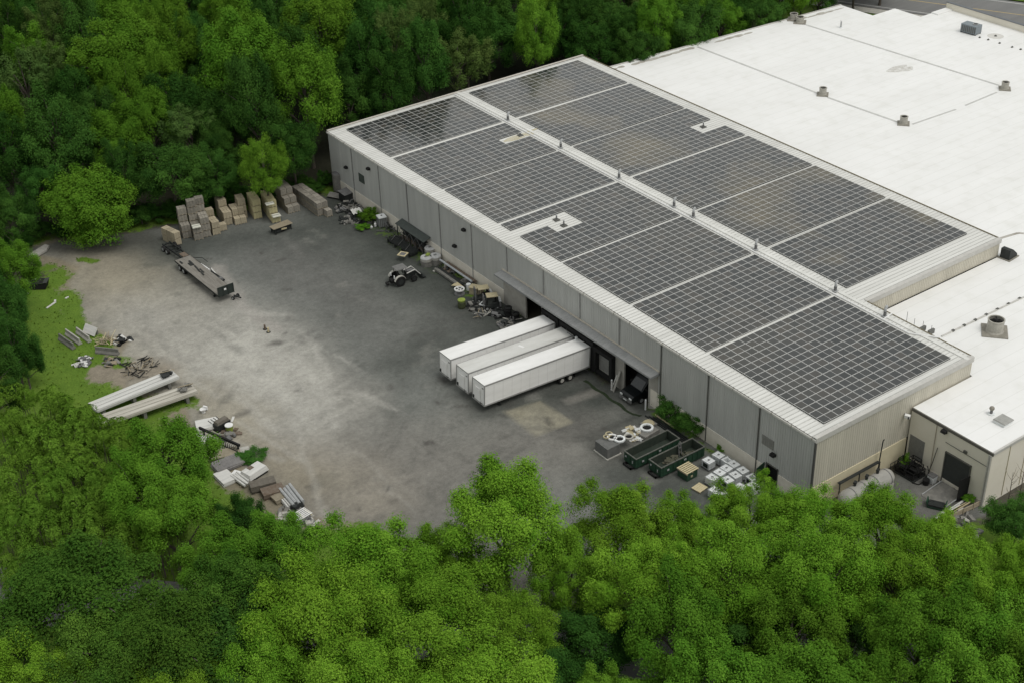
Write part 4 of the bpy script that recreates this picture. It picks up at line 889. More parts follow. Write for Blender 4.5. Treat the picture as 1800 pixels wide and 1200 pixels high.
for px, z, lab, s in [((294,658),1.46,'dark rubbish bundle on the end of the farther concrete beam',1.0),((327,683),1.46,'dark tarred bundle with a stick on the end of the nearer concrete beam',1.2)]:
    p = G(px[0],px[1],z); t = thing('scrap_bundle', lab, 'scrap', (p.x,p.y,z), .3)
    m = MB()
    for k in range(9): m.cbox((random.uniform(-.6,.6)*s,random.uniform(-.5,.5)*s,.12+random.uniform(0,.2)),(random.uniform(.4,1.0),random.uniform(.3,.6),random.uniform(.1,.3)),rz=random.uniform(0,3),rx=random.uniform(-.3,.3))
    m.build('debris', CONCD if s > 1 else DARK, t); MB().bar((-.7,.7,.35),(.9,-.4,.5),.09).build('stick', WOOD, t)
def barrier(a, b, z, h, label, m, wd=.6):
    pa, pb = G(*a, z), G(*b, z); d = pb-pa; L = max(2.6, math.hypot(d.x,d.y)); t = thing('concrete_barrier', label, 'concrete barrier', ((pa.x+pb.x)/2,(pa.y+pb.y)/2,0), math.atan2(d.y,d.x), 'concrete barriers on the grass')
    MB().sweep([(-wd/2,0),(wd/2,0),(wd/2,.2),(.12,h*.5),(.09,h),(-.09,h),(-.12,h*.5),(-wd/2,.2)], 'x', -L/2, L/2).build('barrier', m, t)
    k = MB(); k.box(-L/2+.3,-L/2+.6,-wd/2-.01,wd/2+.01,0,.09); k.box(L/2-.6,L/2-.3,-wd/2-.01,wd/2+.01,0,.09); k.build('foot', CONCD, t)
barrier((103,586),(128,603), .95,.95, 'stained grey concrete barrier, leftmost on the grass', CONCD); barrier((115,578),(139,595), .95,.95, 'tan topped concrete barrier behind the leftmost stained one', CONC)
barrier((134,575),(156,591), .95,.95, 'pale topped concrete barrier beside the upright white slab', CONC); barrier((167,609),(207,613), .95,.95, 'concrete barrier facing front, before the branch heap', CONCD)
p = G(160,588); t = thing('leaning_slab', 'bright white slab tilted against the concrete barriers', 'slab', (p.x,p.y,.0), R(-70)); MB().cbox((0,0,.75),(2.3,.18,1.25),rx=R(-38)).build('slab', CONCL, t); MB().cbox((0,.5,.3),(1.6,.3,.55)).build('prop', CONCD, t)
def heap(px, name, label, cat, n, rad, h, mats, seed, stick=False):
    p = G(*px); t = thing(name, label, cat, (p.x,p.y,0), 0); r = random.Random(seed); ms = [MB() for _ in mats]
    for k in range(n):
        q = ms[k % len(mats)]; a = r.uniform(0,6.28); d = rad*math.sqrt(r.random()); z = h*max(0.05,1-d/rad)*r.random()+.08
        if stick: q.bar((d*math.cos(a),d*math.sin(a),z*.6),(d*math.cos(a)+r.uniform(-1.2,1.2),d*math.sin(a)+r.uniform(-1.2,1.2),z+r.uniform(0,.4)),r.uniform(.04,.12))
        else: q.cbox((d*math.cos(a),d*math.sin(a),z),(r.uniform(.3,1.1),r.uniform(.2,.6),r.uniform(.08,.3)),rz=r.uniform(0,3),rx=r.uniform(-.5,.5),ry=r.uniform(-.4,.4))
    for q, mm, nm in zip(ms, mats, ['rubble','scrap','offcut']): q.build(nm, mm, t)
    return t
heap((147,636),'rubbish_heap','small heap of white and grey rubbish alone on the grass','rubbish',26,1.2,.7,[CONCL,GREY,WHITE],1)
heap((189,602),'branch_heap','heap of pale bare branches behind the front facing barrier','branches',40,1.1,1.0,[WOODY,WOOD],2,True)
heap((215,600),'scrap_heap','black scrap heap with a pale rag right of the branch heap','scrap',24,1.2,.9,[DARK,BLACK,CONCL],3)
heap((196,637),'scrap_heap','low dark scrap heap on the dirt below the front facing barrier','scrap',18,1.1,.4,[DARK,CONCD,WOOD],4)
heap((243,647),'branch_heap','spread of black branches just behind the farther concrete beam','branches',60,2.4,.5,[DARK,BLACK,WOOD],5,True)
p = G(67,506); t = thing('black_bin', 'black tub shaped skip with a sagging cover on the grass', 'skip', (p.x,p.y,0), R(-35))
m = MB(); m.sweep([(-1.3,.1),(1.3,.1),(1.65,1.15),(-1.65,1.15)][::-1],'y',-.75,.75); m.build('tub', BLACK, t); m = MB(); m.sweep([(-1.7,1.16),(-.6,1.02),(.6,1.02),(1.7,1.16),(1.7,1.22),(.6,1.1),(-.6,1.1),(-1.7,1.22)],'y',-.8,.8); m.build('cover', mat('bin_cover', (.05,.055,.05), .6), t); MB().cbox((-.5,.3,1.2),(.7,.12,.05),rz=.6).build('stick', CONCL, t)
for px, sz, yaw, lab in [((70,446),(4.0,1.5,.35),.45,'large broken grey slab at the far left edge of the yard'),((46,458),(.6,1.7,.3),.2,'short grey block left of the large broken slab')]:
    p = G(*px); t = thing('concrete_slab', lab, 'slab', (p.x,p.y,0), yaw); MB().prism([(-sz[0]/2,-sz[1]/2),(sz[0]*.2,-sz[1]/2),(sz[0]/2,-sz[1]*.1),(sz[0]/2,sz[1]/2),(-sz[0]/2,sz[1]*.4)],.15,.15+sz[2]).build('slab', CONC, t); MB().box(-sz[0]*.3,sz[0]*.3,-sz[1]*.3,sz[1]*.3,0,.15).build('rubble_bed', CONCD, t)
for i, (px, L, a, lab) in enumerate([((90,537),1.9,.5,'long pale board lying on the grass'),((45,519),1.0,.1,'short pale board near the black skip'),((97,530),.7,1.2,'small stick like board above the long one on the grass'),((118,524),.6,.3,'small pale chunk at the grass edge'),((376,738),.7,.9,'white slat on the dirt behind the scrap sheets'),((409,737),1.1,.9,'white stick on the ground right of the sheet pile')]):
    p = G(*px); t = thing('loose_board', lab, 'board', (p.x,p.y,0), a); MB().box(-L/2,L/2,-.14,.14,.02,.1).build('board', CONCL, t); MB().box(-L*.3,-L*.22,-.16,.16,.0,.03).build('batten', WOOD, t)
p = G(358,724); t = thing('toilet_bowl', 'small white bowl shaped scrap lying on the dirt right of the beams', 'scrap', (p.x,p.y,0), .5); MB().tube([(0,0,0),(0,0,.2),(0,0,.5)],[.25,.22,.45],14,caps=False).build('bowl', WHITE, t); MB().cbox((.45,0,.4),(.2,.6,.5)).build('cistern', WHITE, t)

# ------------------------------------------------------------------ scrap sheets along the lower left edge
def sheets(a, b, c, z, n, name, label, m, corr=False, cat='sheet'):
    """pile of sheets: a -> b long edge, b -> c short edge (pixels)"""
    A, B, C = G(*a,z), G(*b,z), G(*c,z); d = B-A; L = math.hypot(d.x,d.y); yaw = math.atan2(d.y,d.x); wv = C-B; W = abs(-math.sin(yaw)*wv.x+math.cos(yaw)*wv.y); sg = 1 if (-math.sin(yaw)*wv.x+math.cos(yaw)*wv.y) > 0 else -1
    ctr = A+d/2+Vector((-math.sin(yaw),math.cos(yaw),0))*W/2*sg; t = thing(name, label, cat, (ctr.x,ctr.y,0), yaw); r = random.Random(a[0])
    s = MB(); h = max(.05, z/n-.012)
    for k in range(n):
        z0 = .05+k*(z-.05)/n; ox, oy, rz = r.uniform(-.08,.08), r.uniform(-.08,.08), r.uniform(-.03,.03)
        if corr and k == n-1:
            q = 26; P = []; Q = []
            for i in range(q*2+1): x = -L/2+L*i/(q*2); P.append((x,-W/2,z0+h+.06*(i%2))); Q.append((x,W/2,z0+h+.06*(i%2)))
            s.strip(P, Q)
        s.cbox((ox,oy,z0+h/2),(L,W,h),rz=rz)
    s.build('sheet', m, t); e = MB()
    for x in (-L*.35,L*.35): e.box(x-.08,x+.08,-W/2,W/2,0,.05)
    e.build('skid', WOOD, t); return t
TANS = mat('rusty_sheet', (.21,.18,.13), .8, col2=(.31,.28,.21), scale=1.2); GRYS = mat('grey_sheet', (.21,.2,.2), .6, col2=(.30,.29,.28), scale=1); BRNS = mat('brown_beam', (.105,.092,.075), .85, col2=(.17,.155,.13), scale=2)
sheets((343,739),(382,731),(391,746),.5,4,'sheet_pile','white sheet pile at the top of the lower left scrap row',CONCL)
sheets((345,757),(385,775),(372,783),.35,3,'sheet_pile','pale sheet pile half hidden below the black rack',CONCL)
sheets((366,792),(420,782),(424,796),.55,4,'sheet_pile','tan rusty sheet pile in the lower left scrap row',TANS)
sheets((370,813),(416,795),(424,812),.6,5,'sheet_pile','grey corrugated sheet pile in the lower left scrap row',GRYS,True)
sheets((375,832),(398,822),(412,842),.5,4,'sheet_pile','bright white sheet pile below the corrugated one',CONCL)
sheets((413,824),(436,830),(428,842),.4,3,'sheet_pile','small white sheet pile beside the steel tubes',WHITE)
sheets((419,787),(437,783),(443,797),.45,2,'sheet_pile','pale grey slab pile just right of the black rack',CONC)
sheets((436,846),(480,834),(482,846),1.0,4,'beam_pile','brown steel beam pile with a white strip on top',BRNS,cat='beam')
sheets((456,858),(494,847),(499,861),.8,3,'beam_pile','grey brown slotted beam pile below the brown one',RUST,cat='beam')
sheets((475,871),(500,860),(508,870),.6,2,'beam_pile','tan slotted beam pile nearest the trees',TANS,cat='beam')
p = G(446,823,.9); t = thing('tank_lid', 'white rounded lid with a rusty hatch beside the weeds', 'lid', (p.x,p.y,0), .25); m = MB(); m.box(-1.45,1.45,-.95,.95,.35,.95,top=.18); m.build('lid', CONCL, t); MB().box(-.5,.15,.1,.7,.955,1.0).build('hatch', RUST, t); MB().box(-1.3,1.3,-.85,.85,0,.35).build('base', DARK, t)
p = G(391,751); t = thing('engine_block', 'black and brown machine block on the white sheet pile end', 'machine', (p.x,p.y,0), .2)
MB().box(-1.0,1.0,-.5,.5,.2,.9).build('block', DARK, t); MB().box(-.9,.9,-.45,.45,.9,1.25,top=.1).build('cover', BRNS, t); m = MB(); [m.tube([(-1.1+.4*k,.5,1.0),(-1.3+.4*k,.9,1.35)],.05,6) for k in range(4)]; m.build('pipe', DARK, t); MB().box(-1.1,1.1,-.55,.55,0,.2).build('skid', BLACK, t)
p = G(404,757); t = thing('lime_bucket', 'lime green bucket with a white lid near the machine block', 'bucket', (p.x,p.y,0)); MB().cyl((0,0),.42,0,.85,14,.48).build('bucket', LIME, t); MB().cyl((0,0),.52,.85,.95,14).build('lid', WHITE, t)
A, B = G(350,750,1.3), G(421,781,1.3); d = B-A; t = thing('steel_rack', 'long black steel rack lying across the lower left scrap row', 'rack', (A.x,A.y,0), math.atan2(d.y,d.x)); L = math.hypot(d.x,d.y)
m = MB(); m.box(0,L,-.12,.12,1.05,1.35); m.build('beam', BLACK, t); m = MB()
for k in range(9): x = L*.62+k*L*.37/8; m.box(x-.04,x+.04,-.5,-.42,.05,1.05); m.bar((x,-.46,1.05),(x,0,1.2),.05)
m.box(L*.6,L,-.52,-.40,.5,.58); m.build('bar', DARK, t)
for x in (L*.1,L*.5,L*.95): MB().box(x-.08,x+.08,-.1,.1,0,1.05).build('leg', DARK, t)
heap((405,765),'scrap_heap','flat grey scrap parts between the machine block and black rack','scrap',20,1.3,.4,[GREY,RUST,CONCD],8)
def tube_bundle(a, b, n, r, label, m, seed, cross=.12):
    A, B = G(*a), G(*b); d = (B-A); yaw = math.atan2(d.y,d.x); L = math.hypot(d.x,d.y); t = thing('tube_bundle', label, 'tubes', (A.x,A.y,0), yaw); rr = random.Random(seed); q = MB()
    for k in range(n):
        y = (k%4-1.5)*r*2.15; z = .12+r+(k//4)*r*1.9; q.tube([(rr.uniform(0,.4),y,z),(L-rr.uniform(0,.5),y+rr.uniform(-cross,cross),z)], r, 8)
    q.build('tube', m, t); s = MB(); s.box(L*.2,L*.2+.12,-.7,.7,0,.12); s.box(L*.75,L*.75+.12,-.7,.7,0,.12); s.build('bearer', WOOD, t)
tube_bundle((410,836),(437,856),8,.13,'bundle of white steel tubes crossing the scrap row',CONCL,1); tube_bundle((501,862),(527,894),8,.2,'fat bundle of pale grey tubes near the lower end of the scrap row',LGREY,2); tube_bundle((493,870),(514,896),6,.12,'thin bundle of pale tubes left of the fat bundle',CONCL,3)
p = G(522,893); t = thing('dark_drum', 'dark scrap block at the foot of the fat tube bundle', 'scrap', (p.x,p.y,0), .4); MB().box(-.75,.75,-.45,.45,.1,.75,top=.1).build('block', DARK, t); MB().box(-.8,.8,-.5,.5,0,.1).build('skid', BLACK, t)
p = G(529,909); t = thing('white_pallet', 'white painted pallet at the lower end of the scrap row', 'pallet', (p.x,p.y,0), R(10)); m = MB()
for k in range(6): m.box(-1.1,1.1,-.75+k*.27,-.6+k*.27,.42,.47)
m.build('slat', WHITE, t); m = MB(); [m.box(x-.07,x+.07,-.75,.75,.1,.42) for x in (-.95,0,.95)]; m.build('bearer', WOODY, t)
heap((510,902),'rubble_heap','grey rubble heap left of the white pallet','rubble',30,1.4,.5,[CONC,CONCD],12); heap((540,918),'rubble_heap','grey rubble heap below the white pallet','rubble',24,1.2,.4,[CONC,GREY],13)

# ------------------------------------------------------------------ tractor and forklifts
def tractor(px, yaw):
    p = G(*px); t = thing('tractor', 'white and black tractor with flat canopy standing alone in the yard', 'tractor', (p.x,p.y,0), yaw)
    MB().box(-1.2,2.0,-.35,.35,.55,.95).build('chassis', DARK, t)
    MB().sweep([(.55,.95),(2.05,.9),(2.15,1.25),(1.9,1.55),(.55,1.65)], 'y', -.38, .38).build('hood', DARK, t, bevel=.05); MB().add([(.6,-.3,1.67),(1.85,-.3,1.585),(1.85,.3,1.585),(.6,.3,1.67)], [(0,1,2,3)]).build('hood_top', GREY, t)
    MB().box(2.1,2.18,-.3,.3,.9,1.3).build('grille', BLACK, t)
    m = MB()
    for x, y in ((-.95,-.62),(-.95,.62),(.5,-.62),(.5,.62)): m.bar((x,y,1.0),(x*.92,y*.95,2.5),.08)
    m.build('canopy_post', BLACK, t)
    MB().box(-1.15,.7,-.78,.78,2.5,2.6,top=.06).build('canopy', mat('canopy_grey', (.15,.15,.145), .6, var=.15), t)
    m = MB(); m.box(-.6,-.1,-.3,.3,1.1,1.25); m.box(-.72,-.58,-.3,.3,1.2,1.8); m.build('seat', BLACK, t)
    m = MB(); m.tube([(.35,0,1.3),(.2,0,1.75)],.04,6); m.ring((.17,0),.22,.17,1.74,1.79,14); m.build('steering_wheel', BLACK, t)
    for s in (-1,1):
        wheel(t,(-.75,s*.95,.78),.78,.46,rim=DARK); wheel(t,(1.55,s*.85,.48),.48,.32,rim=DARK)
        f = MB(); P = [(-.75+.92*math.cos(a), .78+.92*math.sin(a)) for a in np.linspace(R(20),R(165),9)]; Q = [(-.75+.86*math.cos(a), .78+.86*math.sin(a)) for a in np.linspace(R(165),R(20),9)]
        f.sweep(P+Q, 'y', s*.95-.2, s*.95+.2); f.build('fender', CONC, t)
        a = MB(); a.bar((.55,s*.55,1.5),(1.9,s*.6,1.75),.11); a.bar((1.9,s*.6,1.75),(2.9,s*.6,.6),.11); a.build('loader_arm', CONCL, t)
        MB().cbox((-1.45,s*.55,1.5),(.12,.16,.45)).build('tail_lamp', PLAST, t)
    MB().sweep([(2.75,.25),(3.45,.15),(3.5,.22),(2.95,.35),(2.85,.85),(2.75,.85)], 'y', -.95, .95).build('bucket', DARK, t)
    m = MB(); m.box(-1.9,-1.3,-.4,.4,.5,1.0); m.bar((-1.8,0,.9),(-2.3,.2,.5),.14); m.box(-2.5,-2.2,-.3,.4,.3,.6); m.build('hitch_attachment', BLACK, t)
tractor((707,496), R(-4))
def forklift(p, yaw, label, tank=LIME):
    t = thing('forklift', label, 'forklift', (p.x,p.y,0), yaw, 'forklifts parked by the wall')
    MB().sweep([(-1.1,.3),(.9,.3),(.9,.75),(-.1,.8),(-.2,1.05),(-1.1,1.1)], 'y', -.55,.55).build('body', DARK, t, bevel=.04)
    MB().box(-1.35,-1.0,-.55,.55,.35,1.15,top=.05).build('counterweight', GREY, t)
    m = MB()
    for x, y in ((-.95,-.5),(-.95,.5),(.65,-.5),(.65,.5)): m.bar((x,y,.9),(x*.85,y,2.1),.09)
    m.build('guard_post', BLACK, t)
    MB().box(-.95,.7,-.62,.62,2.1,2.19,top=.03).build('overhead_guard', TAN, t)
    MB().box(-.6,-.15,-.28,.28,1.08,1.2).build('seat', BLACK, t); MB().box(-.72,-.6,-.28,.28,1.15,1.65).build('seat_back', BLACK, t)
    m = MB(); m.box(1.0,1.15,-.42,-.3,.1,2.3); m.box(1.0,1.15,.3,.42,.1,2.3); [m.box(1.02,1.1,-.4,.4,z,z+.08) for z in (.4,1.2,2.2)]; m.build('mast', GREY, t)
    m = MB(); m.box(1.18,2.25,-.38,-.26,.06,.12); m.box(1.18,2.25,.26,.38,.06,.12); m.box(1.16,1.2,-.5,.5,.1,.6); m.build('fork', DARK, t)
    for s in (-1,1): wheel(t,(.7,s*.55,.34),.34,.24); wheel(t,(-.8,s*.52,.28),.28,.2)
    g = MB(); g.tube([(-1.2,-.42,1.3),(-1.2,.42,1.3)],[.2,.2],12); g.build('gas_bottle', PLAST, t); return t
forklift(Vector((-2.2,58.3,0)), R(155), 'tan roofed forklift parked nearer the open bay by the wall')
forklift(Vector((-1.95,60.8,0)), R(160), 'tan roofed forklift parked behind another one by the wall')
def solo(name, label, cat, px, yaw=0, z=0):
    p = G(px[0], px[1], z); return thing(name, label, cat, (p.x,p.y,0), yaw)
t = solo('plastic_barrel', 'lime topped barrel in front of the forklifts', 'barrel', (812,541)); MB().tube([(0,0,0),(0,0,.3),(0,0,1.0),(0,0,1.1)],[.5,.58,.56,.4],16).build('barrel', mat('olive_barrel', (.055,.065,.03), .6), t); MB().tube([(0,0,1.1),(0,0,1.3)],[.5,.55],16).build('lid', LIME, t)
t = solo('cable_reel', 'white spoked reel lying flat behind the forklifts', 'reel', (808,517)); m = MB(); m.ring((0,0),.75,.58,.75,.9,20); m.box(-.65,.65,-.06,.06,.78,.86); m.box(-.06,.06,-.65,.65,.78,.86); m.build('flange', WHITE, t); m = MB(); m.cyl((0,0),.35,.1,.75,14); m.cyl((0,0),.75,0,.12,18); m.build('drum', GREY, t)
t = solo('white_drum', 'small white drum between the reel and the tan crate', 'drum', (824,510)); MB().cyl((0,0),.32,0,.95,14).build('drum', WHITE, t); MB().cyl((0,0),.34,.95,1.0,14).build('lid', PLAST, t)
t = solo('tan_crate', 'tan topped rounded crate against the wall foot behind the forklifts', 'crate', (838,517), R(-60)); MB().box(-.95,.95,-.55,.55,.1,1.15,top=.08).build('box', mat('crate_tan', (.30,.26,.18), .8), t); MB().box(-1.0,1.0,-.6,.6,1.15,1.24,top=.05).build('lid', TAN, t); MB().box(-.9,.9,-.5,.5,0,.1).build('skid', WOOD, t)
t = solo('machine_cabinet', 'dark rounded machine cabinet against the wall right of the forklifts', 'cabinet', (862,540), R(-20)); MB().box(-.7,.7,-.7,.7,.15,1.7,top=.12).build('casing', mat('cabinet_dark', (.05,.055,.05), .6), t, bevel=.1); MB().box(-.72,-.7,-.4,.4,.4,1.3).build('door', GREY, t); MB().box(-.6,.6,-.6,.6,0,.15).build('base', BLACK, t)
t = solo('window_frame', 'white rectangular frame lying on scrap right of the forklifts', 'frame', (853,538), R(28)); m = MB(); m.box(-.9,.9,-.5,-.38,.5,.62); m.box(-.9,.9,.38,.5,.5,.62); m.box(-.9,-.78,-.38,.38,.5,.62); m.box(.78,.9,-.38,.38,.5,.62); m.build('frame', PLAST, t); MB().box(-.7,.7,-.4,.4,0,.5).build('bed', DARK, t)
heap((848,553),'scrap_heap','pile of broken pale laths right of the forklifts','scrap',22,.9,.5,[CONC,WOOD,GREY],21,True)
heap((846,525),'scrap_heap','dark machine parts between the tan crate and the white frame','scrap',30,1.2,.9,[DARK,BLACK,GREY],22)
def tyre_pile(px, label, n, seed):
    p = G(*px); t = thing('tyre_stack', label, 'tyres', (p.x,p.y,0)); r = random.Random(seed); m = MB()
    for k in range(n): c = (r.uniform(-.1,.1),r.uniform(-.1,.1)); m.ring(c,.55,.3,k*.24+.01,k*.24+.23,18)
    m.build('tyre', BLACK, t); MB().cyl((0,0),.28,.0,n*.24-.1,12).build('rim', DARK, t)
tyre_pile((893,556),'tall stack of black tyres against the wall beside the dark bay',6,1); tyre_pile((906,561),'short stack of black tyres at the edge of the dark bay',4,2)
heap((890,572),'scrap_heap','heap of grey and white machine scrap before the dark bay','scrap',34,1.1,.8,[GREY,CONCD,DARK],23)
heap((901,566),'scrap_heap','heap of white pipe scrap beside the short tyre stack','scrap',20,.8,.7,[CONC,DARK,GREY],24,True)
# long tube, timber and steel on trestles between the racks and the forklifts
A, B = Vector((-1.15,72.8,0)), Vector((-1.05,64.6,0)); t = thing('long_tube', 'long pale tube laid on trestles along the wall', 'tube', (A.x,A.y,0), R(-90)); MB().tube([(0,0,1.15),(8.2,0,1.15)],.16,10).build('tube', mat('tube_grey', (.36,.38,.4), .5), t)
for x in (.6,4,7.6): m = MB(); m.bar((x,-.5,0),(x,0,1.0),.08); m.bar((x,.5,0),(x,0,1.0),.08); m.build('trestle', DARK, t)
for i, (x, y0, y1, z, mm, lab) in enumerate([(-2.4,72.6,66.4,.35,CONCD,'dark beam bundle on pale blocks, nearest the open yard'),(-1.9,72.2,65.5,.35,DARK,'black beam bundle between the pale tube and the yard'),(-.5,72.4,64.5,.8,RUST,'brown timber bundle piled against the wall foot')]):
    t = thing('beam_bundle', lab, 'beams', (x,y0,0), R(-90)); m = MB(); r = random.Random(i)
    for k in range(6): m.box(r.uniform(0,.5),y0-y1-r.uniform(0,.6),-.24+.16*(k%3),-.1+.16*(k%3),z-.18+.17*(k//3),z-.03+.17*(k//3))
    m.build('beam', mm, t)
    for q in (.25,5.6): MB().box(q,q+.3,-.45,.45,0,z-.18).build('block', CONC, t)
heap((828,497),'board_stack','jagged stack of grey boards leaning on the wall behind the pale tube','boards',26,1.3,1.0,[CONCD,GREY],25)
t = solo('leaning_board','tan triangular board propped on the beam bundles','board',(806,505),R(-50)); MB().prism([(-.9,-.5),(.9,-.5),(-.4,.7)],.4,.48).build('board', WOODY, t); MB().box(-.6,.5,-.3,.1,0,.4).build('prop', DARK, t)
heap((702,424),'scrap_heap','dark scrap heap at the far end of the low black rack','scrap',34,1.4,.8,[DARK,CONCD,RUST],61)
heap((741,437),'scrap_heap','dark scrap heap between the racks and the ring stacks','scrap',30,1.1,.9,[DARK,BLACK,CONCD],62)
heap((790,476),'scrap_heap','brown scrap heap under the pale tube near its far end','scrap',26,1.2,.6,[RUST,DARK,CONCD],63)
heap((876,553),'scrap_heap','black machine scrap between the cabinet and the tyres','scrap',34,1.2,1.0,[BLACK,DARK,GREY],64)
heap((832,540),'scrap_heap','black scrap under the forklifts, beside the lime topped barrel','scrap',30,1.2,.6,[BLACK,DARK,CONCD],65)
heap((655,382),'scrap_heap','dark scrap between the wall and the bushy shrub','scrap',30,1.2,1.0,[DARK,CONCD,RUST],66)
heap((683,402),'scrap_heap','grey frames of scrap right of the caged tote','scrap',26,1.0,.9,[GREY,DARK],67,True)
# manhole ring stacks
def ringstack(px, label, n, r0=.85, lime=False):
    p = G(*px); t = thing('ring_stack', label, 'concrete rings', (p.x,p.y,0), 0, 'stacks of round lids and rings by the wall')
    for k in range(n): m = MB(); m.ring((random.uniform(-.04,.04),random.uniform(-.04,.04)),r0,r0-.16,k*.42,k*.42+.38,22); m.build('ring', CONCD if k < n-1 else CONC, t)
    m = MB(); m.cyl((0,0),r0+.04,n*.42,n*.42+.14,22,r0-.05); m.build('lid', mat_lid, t); MB().box(-.25,.2,-.1,.15,n*.42+.14,n*.42+.2).build('handle', GREY, t)
    if lime: MB().cbox((.45,.2,n*.42+.25),(.7,.5,.22),rz=.5).build('rag', LIME, t)
mat_lid = mat('lid_grey', (.36,.37,.37), .7, col2=(.5,.5,.5), scale=3)
ringstack((750,466),'front stack of grey rings with a lime rag on its lid',3,.85,True); ringstack((766,463),'grey ring stack on the right, nearest the pale tube',3,.85); ringstack((757,449),'grey ring stack behind, closest to the wall',3,.85)
# cantilever steel racks under a lean-to roof
t = thing('rack_shelter','dark lean-to roof on posts with crossed steel braces along the wall','shelter',(-.1,77.2,0))
MB().add([(-1.3,-.4,2.45),(0,-.4,2.9),(0,7.6,2.9),(-1.3,7.6,2.45),(-1.3,-.4,2.38),(0,-.4,2.83),(0,7.6,2.83),(-1.3,7.6,2.38)],[(0,1,2,3),(7,6,5,4),(0,3,7,4),(1,5,6,2),(0,4,5,1),(3,2,6,7)]).build('roof', mat('leanto_roof', (.055,.065,.06), .7, var=.2), t)
m = MB()
for k in range(5): y = k*1.8; m.box(-1.25,-1.13,y-.06,y+.06,0,2.4)
m.build('post', DARK, t); m = MB()
for k in range(4): y = k*1.8; m.bar((-1.2,y,.2),(-1.2,y+1.8,2.3),.06); m.bar((-1.2,y+1.8,.2),(-1.2,y,2.3),.06)
m.build('brace', GREY, t)
for z in (.5,1.2,1.8):
    m = MB()
    for k in range(5): m.box(-1.0+k*.18,-.9+k*.18,.1,7.1-random.random(),z,z+.1)
    m.build('stored_bar', RUST if z < 1 else DARK, t)
t = thing('steel_rack','low black rack of steel bars in front of the lean-to roof','rack',(-2.6,78.0,0))
for k in range(4): MB().box(-.8,.8,k*2.0,k*2.0+.12,.1,.7).build('bearer', DARK, t)
m = MB(); r = random.Random(4)
for k in range(16): x = -.75+.1*k; m.box(x,x+.06,-.8+r.uniform(0,.6),6.8-r.uniform(0,1.8),.7+.1*(k%3),.78+.1*(k%3))
m.build('bar', DARK, t); m = MB(); [m.bar((-.7,a,.95),(.7,a+1.0,.95),.05) for a in (1,3,5)]; m.build('cross_bar', GREY, t)
t = solo('wood_frame','tan square wooden frame lying on the low black rack','frame',(708,447),R(-60),1.0); t.location.z = .98; m = MB(); m.box(-.65,.65,-.65,-.45,0,.08); m.box(-.65,.65,.45,.65,0,.08); m.box(-.65,-.45,-.45,.45,0,.08); m.box(.45,.65,-.45,.45,0,.08); m.build('frame', WOODY, t); MB().box(-.45,.45,-.45,.45,0,.04).build('panel', GREY, t)
# far end clutter by the wall
t = solo('tote_cage','grey caged tote with white top beside the bushy shrub','tote',(672,398),R(-10)); MB().box(-.6,.6,-.6,.6,.15,1.7).build('tank', mat('tote_dull', (.13,.135,.13), .7), t); MB().box(-.68,.68,-.68,.68,1.7,1.85,top=.05).build('top', PLAST, t); m = MB()
for k in range(5): q = -.6+k*.3; m.box(q-.02,q+.02,-.64,-.61,.15,1.7); m.box(-.64,-.61,q-.02,q+.02,.15,1.7)
m.build('cage', LGREY, t); MB().cyl((0,0),.12,1.85,1.92,10).build('cap', BLACK, t)
for i, (px, h) in enumerate([((660,398),.7),((653,401),.4)]):
    t = solo('white_jug',['larger white jug on the weeds beside the caged tote','smaller white jug on the weeds beside the caged tote'][i],'jug',px); MB().tube([(0,0,0),(0,0,h*.6),(0,0,h*.8),(0,0,h)],[.2,.22,.12,.07],10).build('jug', WHITE, t); MB().cyl((0,0),.08,h,h+.05,8).build('cap', PLAST, t)
t = solo('corrugated_bundle','bundle of pale corrugated sheets on dark trestles among the far clutter','sheets',(628,382),R(-12)); m = MB(); P=[];Q=[]
for i in range(13): x = -.8+i*.133; P.append((x,-.75,.95+.12*(i//2%2))); Q.append((x,.75,1.15+.12*(i//2%2)))
m.strip(P,Q); m.build('sheet', CONCL, t); m = MB(); m.box(-.7,-.6,-.7,.7,0,.95); m.box(.6,.7,-.7,.7,0,.95); m.build('trestle', DARK, t)
heap((612,366),'scrap_heap','big dark scrap heap by the wall end, behind the corrugated bundle','scrap',60,2.2,1.3,[DARK,CONCD,GREY],31)
heap((625,374),'scrap_heap','grey scrap heap just behind the corrugated bundle','scrap',40,1.5,1.0,[CONCD,GREY,BLACK],32)
heap((612,388),'scrap_heap','low dark scrap heap at the yard side of the far clutter','scrap',30,1.5,.6,[DARK,CONCD],33)
heap((640,392),'scrap_heap','low black scrap heap between the sheets and the shrub','scrap',24,1.2,.6,[BLACK,CONCD],35)
t = solo('fuel_tank','grey upright tank at the far corner of the warehouse','tank',(596,336)); MB().cyl((0,0),.9,.2,3.2,18).build('tank', CONCD, t); MB().sphere((0,0,3.2),.9,18,5,(1,1,.25),True).build('top', GREY, t); m = MB(); [m.box(a-.08,a+.08,b_-.08,b_+.08,0,.25) for a in (-.6,.6) for b_ in (-.6,.6)]; m.build('leg', DARK, t)
t = solo('dark_shed_box','small dark box lean-to by the far warehouse corner','shed',(612,352),R(5)); MB().box(-1.1,1.1,-.9,.9,.0,1.5).build('box', DARK, t); MB().add([(-1.25,-1.0,1.5),(1.25,-1.0,1.5),(1.25,1.0,1.75),(-1.25,1.0,1.75)],[(0,1,2,3)]).build('roof', GREY, t)
t = solo('long_plate','grey steel plate propped in the weeds beyond the long block row','plate',(592,349),R(-60)); MB().cbox((0,0,.5),(3.0,1.1,.08),rx=R(20)).build('plate', CONCD, t); MB().box(-1.2,1.2,-.1,.1,0,.42).build('bearer', DARK, t)

